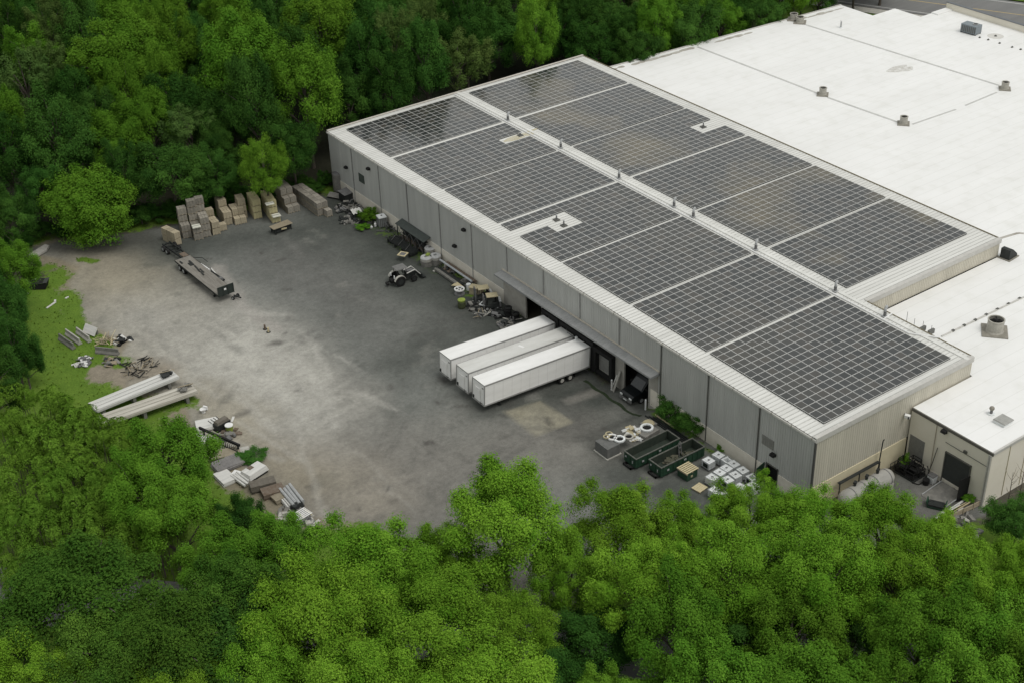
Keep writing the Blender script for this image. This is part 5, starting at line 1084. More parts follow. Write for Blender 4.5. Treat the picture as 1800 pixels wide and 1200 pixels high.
# ------------------------------------------------------------------ rings, dumpsters, pallets and totes at the near wall
t = thing('concrete_box','big grey concrete chamber with two white rimmed manhole frames on top','concrete box',(-10.6,22.3,0),R(0)); MB().box(-1.0,.9,-1.1,1.2,.1,1.45).build('chamber', mat('chamber_grey', (.10,.105,.10), .85, col2=(.16,.16,.155), scale=1.5), t); m = MB(); m.box(-1.15,1.05,-1.25,1.35,0,.1); m.build('footing', CONC, t)
for i, (px, z, r, mm, lab) in enumerate([((1076,769),1.52,.62,WHITE,'cluster of white rimmed frames at the left end of the concrete chamber'),((1089,772),1.52,.72,PLAST,'single square rimmed white frame with a black hole on the chamber'),((1105,768),1.3,.6,CONC,'grey ring leaning beside the white frames'),((1137,752),.62,.82,PLAST,'large pale ring lying on a grey slab behind the dumpsters')]):
    p = G(px[0],px[1],z); t = thing('manhole_ring', lab, 'ring', (p.x,p.y,z), .5+i, 'manhole rings by the dumpsters')
    m = MB(); m.ring((0,0),r,r*.68,0,.2,22 if i != 1 else 8); m.build('ring', mm, t); m = MB(); m.cyl((0,0),r*.68,0,.03,16); m.build('hole', BLACK, t)
    if i == 0:
        m = MB(); m.ring((.5,.6),.45,.32,.0,.16,16); m.ring((-.3,.6),.4,.28,.17,.3,16); m.build('small_ring', TAN, t)
heap((1118,762),'casting_heap','heap of tan and white cast frames between the rings and the dumpsters','castings',34,1.5,1.2,[TAN,CONCL,PLAST],41)
t = solo('slab_stack','grey slab stack under the large pale ring','slabs',(1136,762),R(5)); [MB().box(-1.3+k*.05,1.3-k*.03,-1.0,1.0,k*.2,k*.2+.18).build('slab', CONCD, t) for k in range(3)]
t = solo('cast_disc','flat tan disc lid on a slab, farthest of the cast pieces','cast disc',(1140,743),0,.3); MB().cyl((0,0),.75,.32,.46,18,.6).build('lid', TAN, t); MB().box(-.8,.8,-.7,.7,0,.3).build('slab', CONCD, t)
def dumpster(p, label, L=6.7, W=2.15, Hh=1.55, junk=False):
    t = thing('roll_off_dumpster', label, 'dumpster', (p[0],p[1],0), 0, 'green roll-off dumpsters')
    m = MB(); z0 = .3; th = .07
    m.box(0,L,0,th,z0,Hh); m.box(0,L,W-th,W,z0,Hh); m.box(0,th,th,W-th,z0,Hh); m.box(L-th,L,th,W-th,z0,Hh); m.box(th,L-th,th,W-th,z0,z0+.08); m.build('body', GREEND, t)
    r_ = MB()
    for k in range(9):
        x = .35+k*(L-.7)/8
        for y in (-.07, W): r_.box(x-.06,x+.06,y,y+.07,z0,Hh-.02)
    for y in (.3,W/2,W-.3): r_.box(-.07,0,y-.06,y+.06,z0,Hh-.02)
    r_.build('side_rib', GREEND, t)
    li = MB(); li.box(th+.01,L-th-.01,th+.004,th+.012,z0+.1,Hh-.05); li.box(th+.01,L-th-.01,W-th-.012,W-th-.004,z0+.1,Hh-.05); li.box(th,L-th,th+.02,W-th-.02,z0+.082,z0+.10); li.box(L-th-.012,L-th-.004,th+.02,W-th-.02,z0+.1,Hh-.05); li.build('lining', GREENDI, t)
    e = MB(); e.box(-.06,L+.06,-.07,.09,Hh,Hh+.09); e.box(-.06,L+.06,W-.09,W+.07,Hh,Hh+.09); e.box(-.06,.1,.09,W-.09,Hh,Hh+.09); e.box(L-.1,L+.06,.09,W-.09,Hh,Hh+.09); e.build('top_rail', mat_rail, t)
    s = MB(); s.box(-.5,L,.35,.5,.08,.3); s.box(-.5,L,W-.5,W-.35,.08,.3); s.box(-.5,-.35,.35,W-.35,.08,.3); s.build('skid_rail', BLACK, t)
    for x in (.5,L-.5):
        for y in (.42,W-.42): MB().tube([(x,y-.12,.12),(x,y+.12,.12)],.12,10).build('roller', GREY, t)
    h = MB(); h.cbox((-.08,.55,.9),(.06,.12,.35)); h.cbox((-.08,W-.4,1.1),(.06,.22,.2)); h.cbox((1.0,-.09,.95),(.3,.05,.22)); h.cbox((3.6,-.09,1.25),(.35,.05,.2)); h.build('latch', LGREY, t)
    if junk:
        m = MB(); m.bar((4.2,W*.75,.4),(4.35,W*.9,2.1),.1); m.bar((4.5,W*.7,.4),(4.6,W*.88,2.0),.1); m.bar((4.25,W*.8,1.5),(4.6,W*.8,1.5),.08); m.build('ladder', GREY, t)
        rr = random.Random(6); m = MB()
        for k in range(30): m.cbox((rr.uniform(2,6),rr.uniform(.4,1.8),.45+rr.uniform(0,.25)),(rr.uniform(.3,1.2),rr.uniform(.1,.5),rr.uniform(.05,.2)),rz=rr.uniform(0,3),rx=rr.uniform(-.4,.4))
        m.build('waste', mat('mixed_waste', (.05,.06,.04), .9, col2=(.12,.11,.08), scale=2), t)
    return t
mat_rail = mat('worn_green_rail', (.05,.06,.05), .6, col2=(.15,.145,.13), scale=3)
dumpster((-10.3,17.55), 'green open dumpster on the left, beside the concrete chamber'); dumpster((-9.1,14.5), 'green open dumpster on the right holding a ladder and waste', junk=True)
t = thing('pallet_crate','dark green box topped by a stack of tan slatted pallets','crate',(-6.35,13.05,0),R(2)); MB().box(-.8,.8,-.8,.8,.1,1.0).build('crate', GREEND, t); MB().cbox((-.1,-.82,.55),(.3,.04,.25)).build('label_plate', TAN, t)
m = MB()
for k in range(6): m.box(-.95,.95,-.85+k*.3,-.66+k*.3,1.2,1.25)
m.build('slat', WOODY, t); m = MB(); [m.box(x-.06,x+.06,-.85,.85,1.0,1.2) for x in (-.85,0,.85)]; m.build('bearer', WOOD, t)
t = solo('broken_pallet','tan broken pallet on the ground below the pallet crate','pallet',(1230,859),R(8)); m = MB(); [m.box(-.7,.7,-.6+k*.26,-.37+k*.26,.2,.25) for k in range(5)]; m.build('slat', WOODY, t); m = MB(); [m.box(x-.05,x+.05,-.6,.6,0,.2) for x in (-.6,0,.6)]; m.build('bearer', WOOD, t)
def tote(opened=False):
    t = thing('liquid_tote','','tote'); m = MB(); b0 = MB()
    if opened:
        b0.box(-.53,.53,-.58,-.35,.18,1.12); b0.box(-.53,.53,.35,.58,.18,1.12); b0.box(-.53,-.33,-.35,.35,.18,1.12); b0.box(.33,.53,-.35,.35,.18,1.0); b0.box(-.33,.33,-.35,.35,.18,.5); b0.build('tank', PLAST, t, bevel=.05)
    else:
        b0.box(-.53,.53,-.6,.6,.18,1.14); b0.build('tank', PLAST, t, bevel=.08); MB().cyl((0,.0),.13,1.14,1.19,12).build('cap', mat_cap, t)
        g = MB(); g.box(-.5,.5,-.03,.0,1.145,1.152); g.box(-.3,-.27,-.5,.5,1.145,1.152); g.build('groove', mat_groove, t)
    for k in range(6):
        q = -.5+k*.2
        for s in (-1,1): m.tube([(q,s*.62,.16),(q,s*.62,1.12)],.016,5,False); m.tube([(s*.56,q*1.15,.16),(s*.56,q*1.15,1.12)],.016,5,False)
    for z in (.3,.6,.9,1.12):
        for s in (-1,1): m.bar((-.57,s*.625,z),(.57,s*.625,z),.03); m.bar((s*.565,-.62,z),(s*.565,.62,z),.03)
    m.build('cage', mat_cage, t); q = MB(); q.box(-.56,.56,-.62,.62,.1,.16)
    for x in (-.45,0,.45): q.box(x-.07,x+.07,-.6,.6,0,.1)
    q.build('pallet', GREY, t); return t
mat_cap = mat('tote_cap', (.16,.16,.16), .5); mat_groove = mat('tote_groove', (.3,.31,.31), .6); mat_cage = mat('tote_cage_steel', (.48,.5,.5), .35, metal=.5)
PLATE = mat('black_plate', (.012,.02,.014), .6)
T0 = tote(); T1 = tote(True); u0 = [True, True]
# (x, y, z level, opened, plate, label)
TOT = [(-3.35,12.75,0,0,1,'white tote with a black plate, front one of the pair beside the green dumpster'),(-1.75,12.8,0,0,0,'white tote behind the black plated one, against the wall end of the pair'),
 (-1.6,11.45,0,1,0,'cut open white tote between the wall and the long row of four'),
 (-5.2,10.15,0,0,0,'round cornered tote at the front end of the row of four, nearest the pallet crate'),(-3.9,10.3,0,0,0,'second tote from the front in the row of four'),(-2.75,10.4,0,0,0,'third tote from the front in the row of four'),(-1.55,10.45,0,0,0,'last tote at the wall end of the row of four'),
 (-4.1,8.75,0,0,1,'black plated tote at the front end of the row of three'),(-2.8,8.85,0,0,0,'middle tote in the row of three'),(-1.55,8.95,0,0,0,'last tote at the wall end of the row of three'),
 (-1.6,7.35,0,1,1,'cut open tote with a black plate near the open door'),(-2.6,6.2,0,0,0,'clean white tote in front of the open door'),(-3.9,6.9,0,0,0,'tote half hidden by leaves before the open door'),
 (-6.55,8.2,0,0,0,'dull tote behind the black plated one nearest the trees'),(-6.4,6.9,0,0,1,'black plated tote nearest the trees'),(-5.05,6.5,0,0,0,'tote cut off by the tree top right of the nearest plated one')]
for x, y, z, op, pl, lab in TOT:
    src = T1 if op else T0; i = 1 if op else 0
    if u0[i]: o = src; place(o,(x,y,z),R(random.uniform(-6,6))); o['label'] = lab; o['group'] = 'liquid totes by the near wall'; u0[i] = False
    else: o = dup(src,(x,y,z),R(random.uniform(-6,6)),lab)
    o['_pl'] = pl
for o in [q for q in COL.objects if q.get('_pl') is not None]:
    if o['_pl']: MB().box(-.605,-.59,-.42,.3,.42,.98).build('black_plate', PLATE, o)
    del o['_pl']
t = solo('white_rag_pile','white plastic scraps beside the cut off tote under the leaves','plastic',(1303,874)); m = MB(); [m.cbox((random.uniform(-.6,.6),random.uniform(-.5,.5),.2+random.uniform(0,.4)),(.4,.3,.15),rz=random.uniform(0,3),rx=random.uniform(-1,1)) for k in range(10)]; m.build('scrap', WHITE, t); MB().box(-.5,.5,-.4,.4,0,.15).build('bed', PLAST, t)
# wall foot: steel bars beside the bushes
t = thing('rail_bundle','dark steel rails lying beside the wall bushes','rails',(-1.9,25.2,0),R(-90))
m = MB(); [m.box(k*.4,9.5-k*.6,-.5+k*.28,-.38+k*.28,.05,.2) for k in range(4)]; m.build('rail', DARK, t); m = MB(); m.box(.8,4.4,.45,.58,.22,.34); m.build('pale_bar', WOODY, t); MB().box(1.5,1.7,-.6,.7,0,.05).build('bearer', WOOD, t)

# ------------------------------------------------------------------ gas tank corner
t = thing('gas_tank','long white cylindrical gas tank with steel bands by the beige wall','tank',(0,0,0)); te = G(1567,832,1.35); yc, zc, rr, xe = te.y, 1.35, 1.02, te.x; TW = mat('tank_white', (.27,.265,.245), .6, col2=(.42,.41,.38), scale=.8, stretch=(.4,1,2)); m = MB()
xs = [2.6+1.0*(1-math.cos(a)) for a in np.linspace(0,math.pi/2,7)]; rs = [max(.02,rr*math.sin(a)) for a in np.linspace(0,math.pi/2,7)]
pts = [(x,yc,zc) for x in xs]+[(xe-(x-2.6),yc,zc) for x in xs[::-1]]; m.tube(pts, rs+rs[::-1], 28); m.build('tank', TW, t, True)
for x in (4.2,6.0,7.8,9.8): m = MB(); m.tube([(x,yc,zc),(x+.12,yc,zc)], rr+.02, 28); m.build('band', GREY, t)
for x in (4.6,9.9): MB().box(x-.35,x+.35,yc-1.0,yc+1.0,0,1.0).build('saddle', CONC, t)
for x in (5.0,6.9,8.7):
    m = MB(); m.cyl((x,yc+.25),.16,zc+rr-.1,zc+rr+.3,8); m.cbox((x+.15,yc+.35,zc+rr+.3),(.5,.35,.2),rz=.4); m.tube([(x,yc+.25,zc+rr+.2),(x+.4,yc+.6,zc+rr-.1)],.05,6)
    m.build('valve', DARK, t)
m = MB(); m.box(3.6,10.2,yc+1.15,yc+1.25,2.6,2.7); m.box(3.6,10.2,yc+1.2,yc+1.6,2.55,2.62); [m.box(x,x+.1,yc+1.18,yc+1.28,0,2.7) for x in (3.6,6.8,10.1)]; m.build('pipe_rack', DARK, t)
t = thing('vent_mast','dark bent vent mast rising beside the white gas tank','pipe',(10.5,-.5,0)); MB().tube([(0,0,0),(0,-.05,2.6),(.1,-.1,5.2),(.3,-.1,5.35)],.07,8).build('mast', DARK, t); MB().box(-.15,.15,-.15,.15,0,.1).build('foot', GREY, t)
t = thing('black_railing','low black railing at the end of the gas tank','railing',(12.6,-.6,0)); m = MB(); [m.box(k*.7-.03,k*.7+.03,-.03,.03,0,1.1) for k in range(4)]; m.bar((-.1,0,1.08),(2.2,0,1.08),.06); m.bar((-.1,0,.6),(2.2,0,.6),.05); m.build('rail', DARK, t); MB().box(2.0,2.1,-.1,.1,0,1.4).build('post', GREY, t)
t = thing('metal_stand','black rack of stacked metal crates and hoops by the annex wall','rack',(14.0,-2.6,0),R(2))
for k, (dx,dy,z) in enumerate([(-.5,1.0,.2),(-.5,-.3,.2),(.55,.9,.2),(.5,-.4,.2),(-.4,.9,1.1),(.5,.2,1.1),(-.1,-.5,1.1)]):
    m = MB(); w_, d_, h_ = .48,.6,.8
    for sx in (-1,1):
        for sy in (-1,1): m.box(dx+sx*w_-.04,dx+sx*w_+.04,dy+sy*d_-.04,dy+sy*d_+.04,z,z+h_)
    for zz in (z,z+.4,z+h_): m.box(dx-w_,dx+w_,dy-d_-.03,dy-d_+.03,zz,zz+.06); m.box(dx-w_,dx+w_,dy+d_-.03,dy+d_+.03,zz,zz+.06); m.box(dx-w_-.03,dx-w_+.03,dy-d_,dy+d_,zz,zz+.06); m.box(dx+w_-.03,dx+w_+.03,dy-d_,dy+d_,zz,zz+.06)
    m.box(dx-w_,dx+w_,dy-d_,dy+d_,z+.06,z+.1); m.build('crate_frame', BLACK, t)
m = MB(); m.tube([(-1.2,-1.0,.1),(-.9,-1.7,.1),(.3,-1.9,.3),(1.0,-1.5,.9),(1.0,-1.2,1.5)],.06,8); m.build('hoop', BLACK, t); MB().box(-1.1,1.1,-1.1,1.7,0,.18).build('base', DARK, t)
t = thing('wall_hose','thin dark pole leaning on the annex wall','pole',(15.0,-4.1,0)); MB().tube([(0,.2,0),(.3,-.1,2.2),(.42,-.35,4.3)],.045,6).build('pole', DARK, t); MB().cbox((0,.2,.05),(.2,.2,.1)).build('foot', DARK, t)
t = thing('dark_skip','dark green low skip before the annex door','skip',(11.6,-8.1,0),R(-60)); m = MB(); m.sweep([(-.9,.1),(.9,.1),(1.1,.85),(1.0,.85),(.85,.2),(-.85,.2),(-1.0,.85),(-1.1,.85)][::-1],'y',-.55,.55); m.build('tub', GREEND, t); MB().box(-.85,.85,-.5,.5,.21,.5).build('contents', DARK, t)
t = thing('dock_ramp','grey steel dock ramp leading to the dark annex door','ramp',(13.9,-7.3,0)); MB().add([(-2.0,-1.5,.05),(1.55,-1.5,.35),(1.55,1.5,.35),(-2.0,1.5,.05),(-2.0,-1.5,0),(1.55,-1.5,0),(1.55,1.5,0),(-2.0,1.5,0)],[(0,1,2,3),(0,4,5,1),(3,2,6,7),(0,3,7,4),(1,5,6,2)]).build('plate', CONCD, t); m = MB(); m.bar((-1.9,1.55,.1),(1.4,1.55,.45),.1); m.bar((-1.9,-1.55,.1),(1.4,-1.55,.45),.1); m.build('kerb', LGREY, t)
t = thing('white_bin','pale bin standing left of the dark annex door','bin',(14.7,-4.9,0)); MB().box(-.35,.35,-.35,.35,.05,1.0,top=-.06).build('bin', PLAST, t); MB().box(-.42,.42,-.42,.42,1.0,1.08).build('lid', GREY, t)
t = thing('planter','dark pot beside the pale bin','pot',(13.9,-4.7,0)); MB().cyl((0,0),.35,0,.7,12,.42).build('pot', BLACK, t); MB().cyl((0,0),.36,.6,.68,12).build('soil', DARK, t)
for i, (px, L, yaw) in enumerate([((1670,898),5.5,R(2)),((1676,900),5.0,R(0)),((1664,905),4.5,R(3)),((1690,893),3.2,R(-2))]):
    t = solo('timber_plank','long pale '+['plank, farthest inside of the patio edge bundle','plank at the middle of the patio edge bundle','plank, lowest in the patio edge bundle','short plank at the annex end of the patio edge bundle'][i],'plank',px,yaw); MB().box(-L/2,L/2,-.11,.11,.25,.38).build('plank', WOODY if i % 2 else CONCL, t); MB().box(-L*.3,-L*.3+.15,-.3,.3,0,.25).build('bearer', DARK, t)
for i, px in enumerate([(1681,893),(1687,897),(1654,904),(1660,908)]):
    t = solo('small_slab',['pale paver, upper of the pair nearer the annex','pale paver, lower of the pair nearer the annex','pale paver, upper of the pair at the trees','pale paver, lower of the pair at the trees'][i],'paver',px,R(8)); MB().box(-.6,.6,-.18,.18,0,.14).build('slab', CONCL, t); MB().box(-.5,.5,-.2,-.18,0,.08).build('lip', WHITE, t)
t = thing('timber_fence','low weathered timber fence along the patio edge','fence',(8.0,-10.3,0),R(-5)); m = MB(); m.box(0,8.2,-.04,.04,.15,.45); m.box(0,8.2,-.04,.04,.5,.8); m.build('rail', WOOD, t)
for k in range(6): MB().box(k*1.6,k*1.6+.12,-.1,-.04,-.6,.95).build('post', WOOD, t)
heap((1690,925),'scrap_heap','grey slabs and dark scrap in the shade below the annex corner','scrap',40,2.2,.8,[CONCD,GREY,CONC],51)

# ------------------------------------------------------------------ trees
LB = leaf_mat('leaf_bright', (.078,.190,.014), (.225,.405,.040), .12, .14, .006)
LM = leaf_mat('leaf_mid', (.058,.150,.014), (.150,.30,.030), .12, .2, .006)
LD = leaf_mat('leaf_dark', (.020,.062,.012), (.070,.170,.028), .1, .28, .007)  # dark leaf green; cloud shade over the wood is put into this colour
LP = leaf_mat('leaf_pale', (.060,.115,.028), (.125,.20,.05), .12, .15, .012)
LW = leaf_mat('leaf_plume', (.080,.175,.018), (.195,.345,.045), .15, .12, .005)
def leaf_mesh(name, P, Nn, S, T, m, asp=.62, curl=.25):
    n = len(P); rd = rng.normal(size=(n,3)); a = np.cross(Nn, rd); a /= np.linalg.norm(a, axis=1)[:,None]+1e-9; b = np.cross(Nn, a); b /= np.linalg.norm(b, axis=1)[:,None]+1e-9
    h = S[:,None]*.5; tip = Nn*(S*curl*.5)[:,None]
    V = np.stack([P-a*h-tip, P-b*h*asp, P+a*h-tip, P+b*h*asp], 1).reshape(-1,3)
    me = bpy.data.meshes.new(name); me.vertices.add(4*n); me.vertices.foreach_set('co', V.astype(np.float32).ravel())
    me.loops.add(4*n); me.loops.foreach_set('vertex_index', np.arange(4*n)); me.polygons.add(n); me.polygons.foreach_set('loop_start', np.arange(n)*4); me.update(calc_edges=True)
    at = me.attributes.new('tint', 'FLOAT', 'POINT'); at.data.foreach_set('value', np.repeat(T,4).astype(np.float32)); me.materials.append(m); return me
def unit(v): return v/(np.linalg.norm(v, axis=-1)[...,None]+1e-9)
def crown(seed, m, n=40000, boughs=26, subs=13, z0=.5, zt=2.4, leaf=.03, lobes=6, low=.5, br=(.19,.30), tall=1.2, sub=.085, droop=0, up=.45, name='crown'):
    """unit crown: heavy boughs standing out of an uneven envelope, each made of smaller sprays, so sky and shade show between them"""
    r = np.random.default_rng(seed); zc = (z0+zt)/2; hz = (zt-z0)/2; lob = unit(r.normal(size=(lobes,3))*[1,1,.7]); lw = r.uniform(.5,1,lobes)
    B = []; tries = 0
    while len(B) < boughs and tries < 4000:
        tries += 1; d = unit(r.normal(size=3)+[0,0,.2])
        if d[2] < -low: continue
        e = .58+.32*float((lw*np.maximum(0, lob@d)**5).max())+r.normal(0,.06); rad = e*r.uniform(.55,1)**.5; bb = r.uniform(*br)
        c = np.array([d[0]*rad, d[1]*rad, zc+d[2]*rad*hz*1.02])
        if any(np.linalg.norm((c-q)*[1,1,.75]) < .78*(bb+w_)*.9 for q, w_ in B) and r.random() < .96: continue
        B.append((c, bb))
    P = []; Nn = []; T = []; tot = sum(w_**2 for _, w_ in B)
    for c, bb in B:
        ax = unit(np.array([c[0]*.75, c[1]*.75, (c[2]-zc)/hz*.35+.8])+r.normal(size=3)*.16); kb = n*bb**2/tot; tb = r.normal(0,.12); ns = int(subs*r.uniform(.75,1.3)); e1 = unit(np.cross(ax, [.3,.9,.1])); e2 = np.cross(ax, e1)
        for k in range(ns):
            t = r.random()**.85; an = r.uniform(0,6.28); la = bb*.92*(1-t)**.6*r.uniform(.45,1.05); lat = e1*math.cos(an)*la+e2*math.sin(an)*la
            p0 = c+ax*(t*1.75-.65)*bb*tall+lat; q = unit(lat/bb*1.1+ax*(.35+.6*t))
            if droop: p0[2] -= droop*np.hypot(lat[0],lat[1])
            ss = sub*r.uniform(.55,1.3)*(1.15-.5*t); kk = max(8, int(kb/ns*r.uniform(.6,1.35)*(1.2-.5*t))); g = r.normal(size=(kk,3)); g /= np.maximum(1, np.linalg.norm(g, axis=1)/2.3)[:,None]
            off = g*ss*[.9,.9,.8]; P.append(p0+off); Nn.append(unit(unit(off)*.7+q*.55+np.array([0,0,up])+r.normal(size=(kk,3))*.3)); T.append(np.clip(r.normal(.42,.12,kk)+tb+r.normal(0,.13),0,1))
    P = np.concatenate(P); Nn = np.concatenate(Nn); T = np.concatenate(T); P[:,2] = np.maximum(P[:,2], .02)
    return leaf_mesh(name, P, Nn, leaf*r.uniform(.55,1.4,len(P)), T, m), np.array([c for c, _ in B])[r.permutation(len(B))[:16]]
def trunk_mesh(seed, C, z0=.75, zt=2.4, r0=.045):
    m = MB(); r = random.Random(seed); zf = .5; m.tube([(0,0,-.12),(.01,0,.1),(.02,.02,zf),(.0,.03,zf+.4),(0,.02,zf+1.0)], [r0*1.5,r0,r0*.8,r0*.6,r0*.2], 8)
    for c in C:
        c = Vector(c); s_ = Vector((.01,.02,min(max(zf, c.z-.5), zf+.8))); mid = s_.lerp(c,.55)+Vector((0,0,.06)); o_ = c*1.0; o_.x *= 1.35; o_.y *= 1.35; o_.z += .1
        m.tube([s_,mid,c,o_], [r0*.5,r0*.34,r0*.2,r0*.06], 5, False)
    return m.mesh('trunk', BARK)
def plume_clump(seed, m, culms=34, n=24000, name='crown'):
    """bamboo-like clump: arching stems that end in hanging mops of leaves"""
    r = np.random.default_rng(seed); P = []; Nn = []; T = []; st = MB(); per = n//culms
    for c in range(culms):
        a = r.uniform(0, 6.28); q = .85*math.sqrt(r.random()); b = np.array([q*math.cos(a), q*math.sin(a), 0]); h = r.uniform(1.5, 2.35)*(1-.2*q); le = r.uniform(.1,.35); da = a+r.normal()*.8
        tip = np.array([math.cos(da)*le, math.sin(da)*le, 0]); t = np.linspace(0,1,7)[:,None]; path = b+tip*t**2.4+np.array([0,0,1.0])*h*t
        st.tube([tuple(p) for p in path], [.014*(1-.8*x) for x in np.linspace(0,1,7)], 4, False); top = path[-1]; mr = r.uniform(.13,.27); tb = r.normal(.0,.1)
        strand = r.uniform(0, 6.28, 17); k = per; si = r.integers(0, 17, k); u = r.random(k)**.7; an = strand[si]+r.normal(0,.16,k); ra = mr*np.minimum(1, u*1.5)*(.8+.4*r.random(k))
        drop = mr*(2.1*np.maximum(0, u-.30)**1.25)+r.normal(0,.012,k)
        P.append(top+np.stack([np.cos(an)*ra, np.sin(an)*ra, .04-drop], 1)); Nn.append(unit(np.stack([np.cos(an)*.8, np.sin(an)*.8, .75+0*u], 1)+r.normal(size=(k,3))*.4)); T.append(np.clip(r.normal(.45,.17,k)+tb,0,1))
    P = np.concatenate(P)
    return leaf_mesh(name, P, np.concatenate(Nn), .05*r.uniform(.6,1.3,len(P)), np.concatenate(T), m, .42), st.mesh('stem', BARK)
SP = {}
def species(key, mat_, n_var, **kw):
    SP[key] = []
    for i in range(n_var):
        c, C = crown(100*len(SP)+i, mat_, **kw); SP[key].append((c, trunk_mesh(i, C)))
species('bright', LB, 4, n=88000, boughs=28, subs=11, leaf=.027, z0=.42, lobes=8, br=(.16,.33), tall=1.15, sub=.098)
species('mid', LM, 5, n=62000, boughs=26, subs=11, leaf=.033, z0=.4, lobes=7, sub=.10, br=(.16,.33))
species('dark', LD, 5, n=56000, boughs=25, subs=11, br=(.16,.34), leaf=.036, z0=.35, lobes=7, low=.6, sub=.105)
species('pale', LP, 2, n=44000, boughs=30, subs=16, leaf=.032, z0=.4, sub=.07, up=.2)
LL = leaf_mat('leaf_layer', (.036,.098,.014), (.100,.200,.028), .12, .2, .007)
species('layer', LL, 3, n=66000, boughs=34, subs=14, leaf=.030, z0=.6, zt=2.3, low=.35, br=(.15,.32), tall=.8, sub=.085, up=.6, droop=.25)
species('mound', LM, 1, n=70000, boughs=44, subs=13, leaf=.036, z0=.0, zt=1.9, lobes=4, low=.75, sub=.10, droop=.5, tall=1.0, br=(.18,.32))
SP['plume'] = [plume_clump(500+i, LW) for i in range(3)]
species('bush', LM, 2, n=8000, boughs=14, subs=8, z0=.0, zt=1.9, leaf=.075, lobes=5, low=.5, br=(.24,.36), sub=.12)
species('undergrowth', LD, 2, n=9000, boughs=15, subs=8, z0=.0, zt=1.9, leaf=.075, lobes=5, low=.5, br=(.24,.38), sub=.13)
TREES = []
def tree(key, x, y, rad, h, name, label, cat='tree', group=None, z=0, var=None):
    vs = SP[key]; i = var if var is not None else random.randrange(len(vs)); cm, tm = vs[i % len(vs)]
    t = thing(name, label, cat, (x,y,z), random.uniform(0,6.28), group); t.scale = (rad*random.uniform(.92,1.08), rad*random.uniform(.92,1.08), h/2.4 if key not in ('mound','bush','undergrowth') else h/1.9)
    for nm, me in (('crown',cm),('stem' if key == 'plume' else 'trunk',tm)):
        o = bpy.data.objects.new(nm, me); COL.objects.link(o); o.parent = t
    TREES.append((x,y,rad)); return t
def at(key, u, v, wpx, h, name, label, group=None, frac=.66, var=None, cat='tree'):
    """crown centre seen at u, v with a width of wpx pixels; the trunk stands under it"""
    p = G(u, v, h*frac); depth = float((np.array(p)-CAM)@CD); rad = wpx/2*depth/FPX/.98
    return tree(key, p.x, p.y, rad, h, name, label, cat, group, var=var)
# the front row at the bottom of the picture
gB = 'bright green trees in front of the yard'
lB = 'bright yellow green tree in the dense row in front of the yard'
at('bright', 885, 912, 275, 17.5, 'broadleaf_tree', 'bright green tree standing highest against the yard, left of the small gap to the paving', None, var=2)
at('bright', 1085, 920, 200, 14, 'broadleaf_tree', 'bright green tree whose top touches the yard just below the green dumpsters')
at('bright', 1322, 902, 160, 12, 'broadleaf_tree', 'bright green tree hiding the last white totes beside the open door')
at('bright', 1555, 922, 200, 12, 'broadleaf_tree', 'bright green tree in front of the white gas tank and patio')
at('bright', 640, 1000, 290, 15, 'broadleaf_tree', 'bright green tree at the yard edge right of the scrap row end')
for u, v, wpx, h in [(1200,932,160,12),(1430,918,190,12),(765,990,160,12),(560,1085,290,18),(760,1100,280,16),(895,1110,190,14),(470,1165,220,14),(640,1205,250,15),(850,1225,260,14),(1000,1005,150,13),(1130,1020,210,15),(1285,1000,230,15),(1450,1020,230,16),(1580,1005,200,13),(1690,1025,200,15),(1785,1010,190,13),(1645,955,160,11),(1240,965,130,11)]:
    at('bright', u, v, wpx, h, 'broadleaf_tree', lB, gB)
gM = 'mid green trees along the bottom edge'; lM = 'mid green tree in the shaded lower part of the front row'
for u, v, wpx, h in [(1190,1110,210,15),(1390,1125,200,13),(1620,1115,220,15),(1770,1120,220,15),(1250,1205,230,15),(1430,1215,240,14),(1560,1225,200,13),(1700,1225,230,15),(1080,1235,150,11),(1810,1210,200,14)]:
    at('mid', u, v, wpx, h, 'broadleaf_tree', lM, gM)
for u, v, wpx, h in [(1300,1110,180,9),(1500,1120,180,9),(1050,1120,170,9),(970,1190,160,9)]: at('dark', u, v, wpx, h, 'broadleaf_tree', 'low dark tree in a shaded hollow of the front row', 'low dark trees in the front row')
at('bright', 55, 1190, 200, 13, 'broadleaf_tree', 'bright green tree in the bottom left corner'); at('bright', 330, 1205, 200, 12, 'broadleaf_tree', 'bright green tree at the bottom edge, left of the dark hollow')
for u, v, wpx, h, lab in [(140,1030,330,17,'wide dark layered tree in the lower left, beside the grey road'),(300,1120,270,16,'dark layered tree right of the wide one in the lower left'),(400,1040,230,16,'dark layered tree between the yard scrap and the bright front row'),(190,1140,250,15,'dark layered tree at the bottom left, just above the corner tree')]:
    at('layer', u, v, wpx, h, 'broadleaf_tree', lab)
for u, v, wpx, h, lab in [(290,798,170,14,'mid green tree reaching up to the nearer concrete beam'),(312,900,170,13,'mid green tree left of the corrugated sheets'),(487,957,160,11,'rounded mid green tree covering the end of the scrap row'),(250,870,160,13,'mid green tree between the plume clumps and the scrap row'),(395,985,190,13,'mid green tree just below the brown beams')]:
    at('mid', u, v, wpx, h, 'broadleaf_tree', lab)
at('dark', 425, 915, 120, 9, 'broadleaf_tree', 'small dark purplish tree beside the steel tubes of the scrap row'); at('dark', 400, 1130, 240, 14, 'broadleaf_tree', 'dark tree in the shaded hollow at the bottom, left of the bright row'); at('dark', 1790, 908, 110, 8, 'broadleaf_tree', 'dark tree at the right edge below the beige annex wall')
lW = 'feathery plume topped clump in the grove at the left edge'
